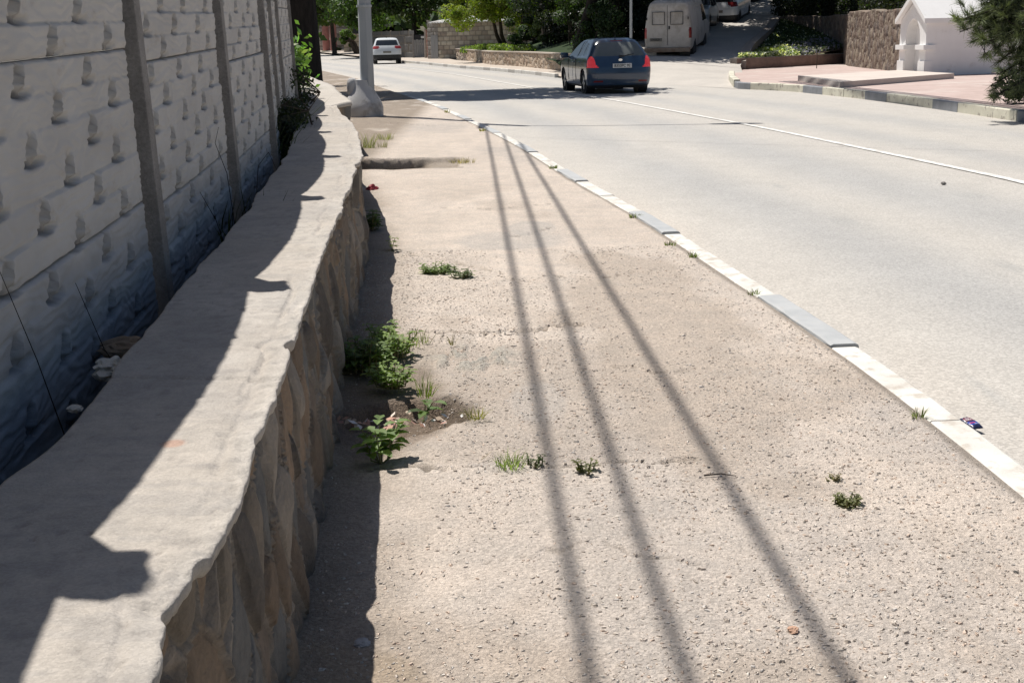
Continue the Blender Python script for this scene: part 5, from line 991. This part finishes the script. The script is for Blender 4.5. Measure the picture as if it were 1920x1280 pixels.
# ------------------------------------------------------------------ pine on the right
def pine(label, base, branches, seed=0):
    rg = np.random.default_rng(seed); root = thing('pine_tree', label, 'tree', base); b = np.array(base); mb = MB(); Vs = []; Cs = []
    mb.tube([(0, 0, -.2), (.05, 0, 1.5), (0, .1, 5.5)], [.2, .16, .09], 10)
    for (p0, p1, nt, spread) in branches:
        p0 = np.array(p0)-b; p1 = np.array(p1)-b; mid = (p0+p1)/2+np.array([0, 0, .12]); mb.tube([p0, mid, p1], [.035, .022, .008], 6, False)
        for k in range(nt):
            t = .25+.75*rg.random() if k else 1.; q = p0*(1-t)**2+2*mid*t*(1-t)+p1*t*t; dirb = (p1-p0)/np.linalg.norm(p1-p0)
            off = rg.normal(size=3)*spread*np.array([1, 1, .8]); e = q+off*(.4+.6*rg.random()); mb.tube([q, (q+e)/2+np.array([0, 0, -.02]), e], [.008, .006, .004], 4, False)
            sd = (e-q)/(np.linalg.norm(e-q)+1e-6); sd = sd*.7+dirb*.35+np.array([0, 0, .15]); sd /= np.linalg.norm(sd)
            m = 90; tt_ = rg.random(m)[:, None]; org = e-sd*.16*tt_; dr = rg.normal(size=(m, 3))*.55+sd*1.0; dr /= np.linalg.norm(dr, axis=1, keepdims=True); ln = (.10+.06*rg.random(m))[:, None]
            w = np.cross(dr, rg.normal(size=(m, 3))); w /= np.linalg.norm(w, axis=1, keepdims=True); w *= .0035; tip = org+dr*ln
            Vs.append(np.stack([org-w, org+w, tip+w*.4, tip-w*.4], 1).reshape(-1, 3)); col = np.array([.11, .135, .065])*(.55+.9*rg.random())*(1 if rg.random() > .12 else 1.6); Cs.append(np.repeat(np.clip(col[None]*(1+.25*rg.normal(size=(m, 1))), .01, 1), 4, 0))
    mb.build('trunk', m_dbark, root, True); V = np.vstack(Vs); link('needles', np_mesh('needles', V, np.arange(len(V)).reshape(-1, 4), np.vstack(Cs), False), m_needle, root); return root
PBs = (8.75, 19.8, .1); br = []; rg = np.random.default_rng(5)
def PP(px, py, Y): return atY(px, py, Y)
tz = lambda z: (8.85, 19.9, z)
for px, py, Y, z0_, nt, sp_r in ((1782, 40, 19.6, 1.75, 26, .13), (1800, 30, 19.9, 1.9, 30, .16), (1830, 85, 19.5, 1.55, 46, .2), (1850, 50, 20.2, 1.8, 46, .22), (1870, 110, 19.6, 1.4, 46, .2), (1830, 10, 20.2, 2.0, 40, .2), (1860, -10, 20.0, 2.1, 40, .25), (1890, 60, 19.4, 1.7, 50, .24), (1900, 115, 19.9, 1.35, 44, .2), (1920, 30, 19.3, 1.9, 40, .25), (1880, 20, 20.4, 1.9, 50, .25), (1840, 60, 19.9, 1.6, 40, .2), (1790, 60, 20.1, 1.7, 18, .12), (1860, 140, 20., 1.0, 16, .12), (1848, 160, 19.7, .9, 7, .08), (1900, 158, 19.8, .8, 12, .12), (1852, 182, 19.6, .7, 9, .07), (1915, 175, 19.9, .7, 16, .14), (1930, 90, 20, 1.5, 40, .25)):
    br.append((tz(z0_), PP(px+10, py, Y), nt, sp_r))
for k in range(26):
    a = rg.random()*6.28; z = 2.1+2.8*rg.random(); r_ = .9*(1-(z-1.9)/4.2)+.5; br.append((tz(z), (8.85+r_*math.cos(a)+.2, 19.9+r_*math.sin(a), z+.1), 30, .28))
pine('dark green long needled pine overhanging the kerb at the right edge', PBs, br, 4)
# low bushy skirt under the pine
tree('shrub', 'dark low bush under the pine at the right edge', (9.0, 21.2, .1), .05, (9.05, 21.2, .42), (.65, .7, .4), 6000, .07, .03, (.012, .02, .014), cat='shrub', seed=44, clumps=20, tight=.4)

# ------------------------------------------------------------------ weeds, debris and litter
def gp_(px, py, z=0.): p = at(px, py, z); return (float(p[0]), float(p[1]), float(z)-.004)
leafy('bright leafy nettle patch in sun beside the long shadow of the stone wall', gp_(738, 665), .11, .10, 30, 3, .040, (.19, .27, .08), 1)
leafy('second bright nettle patch just nearer than the first, reaching toward the hole', gp_(732, 722), .10, .09, 26, 3, .038, (.19, .27, .08), 101)
leafy('small bright nettle sprig behind the two nettle patches', gp_(724, 640), .09, .09, 16, 3, .036, (.18, .26, .08), 102)
leafy('shaded leafy patch against the stone wall, left of the bright nettles', gp_(672, 690), .16, .13, 44, 4, .045, (.13, .20, .06), 2)
leafy('broad leaved pale green weed nearest the camera beside the wall shadow', gp_(716, 862), .07, .13, 9, 3, .058, (.17, .25, .09), 3, wr=.7)
leafy('small four leaved sprout inside the broken hole in the footpath', (gp_(790, 775)[0], gp_(790, 775)[1], -.03), .03, .07, 2, 2, .06, (.12, .19, .06), 4)
tuft('small upright grass tuft behind the broken hole', gp_(796, 742), .03, .10, 40, (.16, .22, .06), .003, 5)
tuft('dry grass tuft right of the broken hole', gp_(890, 783), .035, .05, 60, (.24, .23, .11), .003, 6, 1.1)
leafy('creeping green weed across the diagonal crack, farther up the footpath', gp_(820, 508), .17, .04, 40, 3, .030, (.13, .19, .06), 7)
leafy('short dark creeping weed at the end of the diagonal crack', gp_(865, 519), .09, .04, 20, 2, .03, (.08, .12, .04), 8)
leafy('tiny two stemmed sprout standing alone above the diagonal crack', gp_(735, 468), .02, .10, 3, 3, .04, (.17, .21, .07), 9)
tuft('green grass tuft on the near joint, left of the first cable shadow', gp_(957, 873), .05, .05, 90, (.17, .25, .06), .003, 10, .9)
leafy('row of tiny dark sprouts on the near joint', gp_(1000, 873), .05, .035, 9, 2, .018, (.09, .12, .05), 11)
leafy('tiny ragged weed on the near joint between two cable shadows', gp_(1100, 884), .04, .035, 9, 2, .022, (.13, .14, .06), 12)
leafy('low brownish green mat weed alone on the right of the footpath', gp_(1587, 945), .05, .03, 26, 3, .015, (.17, .18, .09), 13)
leafy('faint dry weed patch above the mat weed on the right', gp_(1562, 897), .04, .012, 12, 1, .014, (.22, .19, .12), 14)
for i, (px, py, h, lb) in enumerate(((1720, 782, .06, 'small weed in the kerb joint near the crumpled wrapper'), (1412, 552, .05, 'small weed at the kerb beside the near grey kerbstone'), (1300, 482, .06, 'upright weed at the kerb, right one of a close pair'), (1258, 460, .05, 'upright weed at the kerb, left one of a close pair'), (1190, 408, .06, 'small weed at the kerb beside the second grey kerbstone'), (1037, 316, .07, 'dark weed at the kerb where the third cable shadow starts'), (905, 246, .09, 'grey green grass clump at the kerb where the first cable shadow starts'), (838, 212, .11, 'dry grass clump at the kerb beyond the cable shadows'))):
    tuft(lb, gp_(px, py), .025+.004*i, h*.7, 40, (.13, .16, .07) if i < 6 else (.24, .22, .13), .0035+.0008*i, 60+i, .7, group='weeds along the near kerb')
tuft('grass sprouting on the middle joint next to the nettles', gp_(778, 644), .07, .07, 70, (.18, .22, .07), .003, 70)
tuft('single dry sprout on the middle joint', gp_(848, 645), .012, .06, 12, (.15, .13, .07), .003, 71)
tuft('yellowish grass tuft beyond the sunken slot', gp_(722, 262), .12, .12, 90, (.22, .24, .09), .005, 72)
tuft('short grass tuft between the slot and the pole foot', gp_(716, 277), .07, .12, 50, (.2, .2, .09), .005, 73)
tuft('dry grass clump at the wall corner beyond the sunken slot', gp_(690, 278), .1, .22, 60, (.18, .2, .08), .006, 74)
tuft('dry grass fringe at the right end of the sunken slot', gp_(868, 305), .14, .07, 90, (.24, .2, .12), .006, 75)
leafy('dark leafy weed hugging the wall beside the red litter', gp_(694, 430), .10, .14, 24, 4, .05, (.07, .12, .04), 76)
# vegetation in the gap behind the coping
V, Q, C = leaf_cards(900, np.array([-3.5, 20.4, 1.0])+RNG.normal(size=(900, 3))*np.array([.16, .3, .22]), RNG.normal(size=(900, 3))+np.array([0, -.3, .6]), .13, .06, (.13, .23, .07)); sp1 = thing('leafy_sapling', 'bright leafy sapling by the fence end, below the dark trunk', 'plant'); link('leaves', np_mesh('leaves', V, Q, C, False), m_leaf, sp1); MB().tube([(-3.5, 20.5, .3), (-3.48, 20.4, 1.2)], [.02, .008], 6).build('stem', m_stem, sp1)
tree('shrub', 'dark overgrown shrub filling the gap between fence and coping', (-2.02, 11.3, .4), .02, (-2.04, 11.2, .60), (.22, 1.1, .22), 8000, .05, .02, (.022, .032, .016), cat='shrub', seed=95, clumps=30, tight=.34, stems=3)
tree('shrub', 'dark shrub in the gap at the fence end beyond the overgrown one', (-2.75, 15.0, .4), .02, (-2.75, 15.2, .75), (.25, 1.2, .4), 6000, .06, .03, (.022, .035, .016), cat='shrub', seed=96, clumps=26, tight=.34, stems=3)
for i, (x, y, h, n, lb) in enumerate(((-1.95, 9.2, .50, 260, 'dark grass clump in the gap behind the coping, beside the third fence post'), (-2.1, 10.9, .55, 260, 'dark grass clump in the gap behind the coping, farther along the fence'), (-2.5, 13.4, .45, 240, 'dark grass clump in the gap near the fence end'), (-1.42, 6.1, .30, 90, 'sparse grass in the gap beside the second fence post'))):
    tuft(lb, (x, y, .42), .30, h, n, (.04, .055, .025), .008, 90+i, .5, group='grass in the gap along the fence')
def twig(label, pts, r=.0018, col=None, name='dry_stem', group='dry stems against the fence', cat='stem'):
    o = MB().tube(pts, [r*(1-.6*i/(len(pts)-1)) for i in range(len(pts))], 5).build(name, col or m_dbark); return tag(o, label, cat, group)
fx = lambda Y: float(fenceX(Y))
twig('thin dark stem against the nearest fence panel, left one', [(fx(2.9)+.1, 2.9, .42), (fx(2.8)+.08, 2.78, .7), (fx(2.7)+.06, 2.65, .95)])
twig('thin dark stem against the nearest fence panel, right one', [(fx(3.3)+.12, 3.45, .42), (fx(3.2)+.09, 3.3, .6), (fx(3.1)+.06, 3.2, .80)])
twig('tall dry stem against the second fence panel', [(fx(5.9)+.1, 6.0, .4), (fx(5.9)+.08, 5.95, .8), (fx(5.8)+.05, 5.85, .95), (fx(5.8)+.06, 5.9, 1.02)], .0022)
twig('bent dry stem low on the second fence panel', [(fx(5.5)+.12, 5.6, .4), (fx(5.4)+.1, 5.4, .65), (fx(5.3)+.08, 5.2, .8)], .0022)
twig('looping dry stem between second and third fence posts', [(fx(6.3)+.15, 6.3, .45), (fx(6.6)+.12, 6.8, .75), (fx(7)+.12, 7.3, .78), (fx(7.3)+.15, 7.6, .6)], .0025)
# litter in the gap
def lump(name, label, cat, loc, r, mat, seed, sq=(1, 1, .6), n=14, group=None):
    rg = np.random.default_rng(seed); a = np.linspace(0, math.pi, n)[:, None]; b = np.linspace(0, 2*math.pi, n*2, endpoint=False)[None, :]; R = r*(1+.5*(vnoise(3*np.cos(b)*np.sin(a)+9+seed, 3*np.sin(b)*np.sin(a)+4*np.cos(a), seed)-.5)*1.2)
    P = np.stack([R*np.sin(a)*np.cos(b)*sq[0], R*np.sin(a)*np.sin(b)*sq[1], R*np.cos(a)*sq[2]+0*b], -1); o = grid(name, P, mat, None, None, False, True); o.location = loc; o.rotation_euler = (0, 0, rg.random()*3); return tag(o, label, cat, group)
m_pl = M('pale_plaster', (.60, .58, .53), (.48, .45, .38), 20, .9)
lump('plaster_chunk', 'white crumbling plaster chunk in the gap behind the coping', 'debris', (-1.03, 3.08, .60), .045, m_pl, 3, (1, 1.4, .6))
lump('plaster_chunk', 'small white plaster crumb in the gap, nearer the camera', 'debris', (-1.0, 2.72, .60), .014, m_pl, 5, (1.6, 1, .5))
lump('stone', 'brown stone wedged between the coping and the nearest fence post', 'stone', (-1.10, 3.45, .56), .05, m_stone2 if False else M('brown_stone', (.22, .16, .11), (.32, .25, .18), 9, .95, .6, 30, .01), 6, (1., 1.6, .6))
lump('stone', 'flat smooth grey stone lying beside the wall shadow at the bottom', 'stone', (gp_(678, 1207)[0], gp_(678, 1207)[1], .004), .019, M('grey_stone', (.33, .33, .34), (.38, .38, .39), 9, .8), 7, (1, 1, .35))
lump('stone', 'small reddish stone between cable shadows at the bottom', 'stone', (gp_(1487, 1182)[0], gp_(1487, 1182)[1], .003), .014, M('red_stone', (.42, .26, .18), (.50, .33, .24), 9, .8), 8, (1, .9, .5))
lump('stone', 'dark lump lying on the road near the centre line', 'stone', (float(at(1769, 347, -.05)[0]), float(at(1769, 347, -.05)[1]), -.035), .022, m_post, 9, (1, 1, .8))
twig('thin dark twig lying across the third cable shadow', [tuple(np.array(gp_(1320, 893))+[0, 0, .008]), tuple(np.array(gp_(1352, 892))+[0, 0, .012]), tuple(np.array(gp_(1380, 894))+[0, 0, .008])], .003, group=None, name='twig', cat='twig')
twig('pale dry twig lying left of the near joint grass', [tuple(np.array(gp_(903, 862))+[0, 0, .006]), tuple(np.array(gp_(922, 850))+[0, 0, .012])], .002, M('pale_twig', (.5, .42, .3), None, 3, .9), group=None, name='twig', cat='twig')
lump('red_litter', 'crumpled dark red litter at the foot of the stone wall', 'litter', gp_(697, 356), .07, M('red_plastic', (.20, .02, .03), (.3, .04, .05), 9, .5), 12, (1, .8, .7))
# rubbish in the broken hole
n = 60; rg = np.random.default_rng(8); hx_ = -.45+.17*rg.normal(size=n)*.7; hy_ = 4.52+.035*rg.normal(size=n)
V, Q, C = leaf_cards(n, np.stack([hx_, hy_, -.02+.025*rg.random(n)], -1), rg.normal(size=(n, 3))*.4+np.array([0, -.3, 1]), .03, .02, (.5, .4, .34)); pal = np.array([(.62, .6, .6), (.5, .3, .22), (.42, .33, .25), (.35, .2, .16), (.6, .52, .45)]); C = np.repeat(pal[rg.integers(0, 5, n)], 4, 0)
tag(link('rubble_scraps', np_mesh('rubble_scraps', V, Q, C, False), m_col), 'scatter of white and brown scraps along the front of the broken hole', 'scraps', kind='stuff')
# snack wrapper
ww = thing('snack_wrapper', 'crumpled dark blue and red foil wrapper lying on the kerb edge', 'wrapper', tuple(np.array(at(1820, 799, -.03))+[0, 0, .010]), .35); ww.scale = (.66, .66, .6)
u_ = np.linspace(-1, 1, 30)[None, :]; v_ = np.linspace(-1, 1, 40)[:, None]; X_ = .038*u_*(1-.12*v_**2)+.004*vnoise(u_*3, v_*3, 3); Y_ = .062*v_+.006*vnoise(u_*3+5, v_*3, 4); puff = .018*np.clip((1-u_**4)*(1-v_**4), 0, 1)**.5+.008*(fbm(u_*3, v_*3, 3, 6)-.5)
C = np.ones((40, 30, 3))*np.array([.02, .025, .07]); C[22:33, 4:26] = (.16, .02, .04); C[24:27, 7:22] = (.45, .42, .42); C[28:31, 8:20] = (.40, .36, .38); C[8:18, 3:27] = (.02, .05, .30); C[12:15, 6:20] = (.45, .05, .06); C[35:38, 6:18] = (.5, .5, .5); C[9:11, 14:25] = (.30, .34, .45)
grid('printed_foil', np.stack([X_, Y_, puff+.012*v_], -1), m_foil, ww, C); grid('foil_back', np.stack([X_, Y_, -puff*.3-.002+.012*v_], -1), m_plast, ww)
# loose gravel over the footpath
n = 38000; rg = np.random.default_rng(11); gy_ = 1.9+6.5*rg.random(n)**1.7; gx_ = capR(gy_)+.02+(kl(gy_)-.17-capR(gy_))*rg.random(n)
kp_ = fbm(gx_*1.6, gy_*.9, 4, 11) > .28+.22*rg.random(n); gx_, gy_ = gx_[kp_], gy_[kp_]; n = len(gx_)
sz = .0032+.0065*rg.random(n)**3+.010*(rg.random(n) > .994)*rg.random(n)
th_ = rg.random(n)*6.28; ring_ = np.array([(math.cos(a), math.sin(a)) for a in np.arange(5)*2*math.pi/5]); rr_ = sz[:, None]*(.6+.7*rg.random((n, 5))); cs, sn = np.cos(th_)[:, None], np.sin(th_)[:, None]
rx_ = rr_*(ring_[:, 0]*cs-ring_[:, 1]*sn*.6); ry_ = rr_*(ring_[:, 0]*sn+ring_[:, 1]*cs*.6)
from_z = .004
hz_ = np.interp(gy_, [0, 8], [.002, .006])
yi = np.clip(np.searchsorted(PYROW, gy_), 0, len(PYROW)-2); lx_ = np.minimum(capR(gy_)-.14, -.6); ui = np.clip((gx_-lx_)/((kl(gy_)-.145)-lx_)*299, 0, 298); zb = PZ[yi.astype(int), ui.astype(int)]
bot = np.stack([gx_[:, None]+rx_, gy_[:, None]+ry_, (zb-.001)[:, None]+0*rx_], -1); top_ = np.stack([gx_[:, None]+rx_*.7, gy_[:, None]+ry_*.7, (zb+sz*.34)[:, None]+.25*sz[:, None]*(rg.random((n, 5))-.5)], -1)
V = np.concatenate([bot, top_], 1).reshape(-1, 3); i0 = np.arange(n)[:, None]*10; k5 = np.arange(5)[None, :]; Qs = np.stack([i0+k5, i0+(k5+1) % 5, i0+5+(k5+1) % 5, i0+5+k5], -1).reshape(-1, 4); Qt = np.concatenate([np.stack([i0[:, 0]+5, i0[:, 0]+6, i0[:, 0]+7, i0[:, 0]+8], -1), np.stack([i0[:, 0]+5, i0[:, 0]+8, i0[:, 0]+9, i0[:, 0]+9], -1)])
pal = np.array([(.52, .46, .40), (.46, .40, .35), (.58, .53, .47), (.42, .37, .32), (.54, .43, .35), (.48, .45, .42)])
C = np.repeat(pal[rg.integers(0, 6, n)]*(.85+.3*rg.random((n, 1))), 10, 0); dk2 = rg.random(n) < .006; C[np.repeat(dk2, 10)] *= .25
tag(link('gravel', np_mesh('gravel', V, np.vstack([Qs, Qt[:n]]), C, False), m_col), 'loose pale gravel chips scattered over the near footpath', 'gravel', kind='stuff')
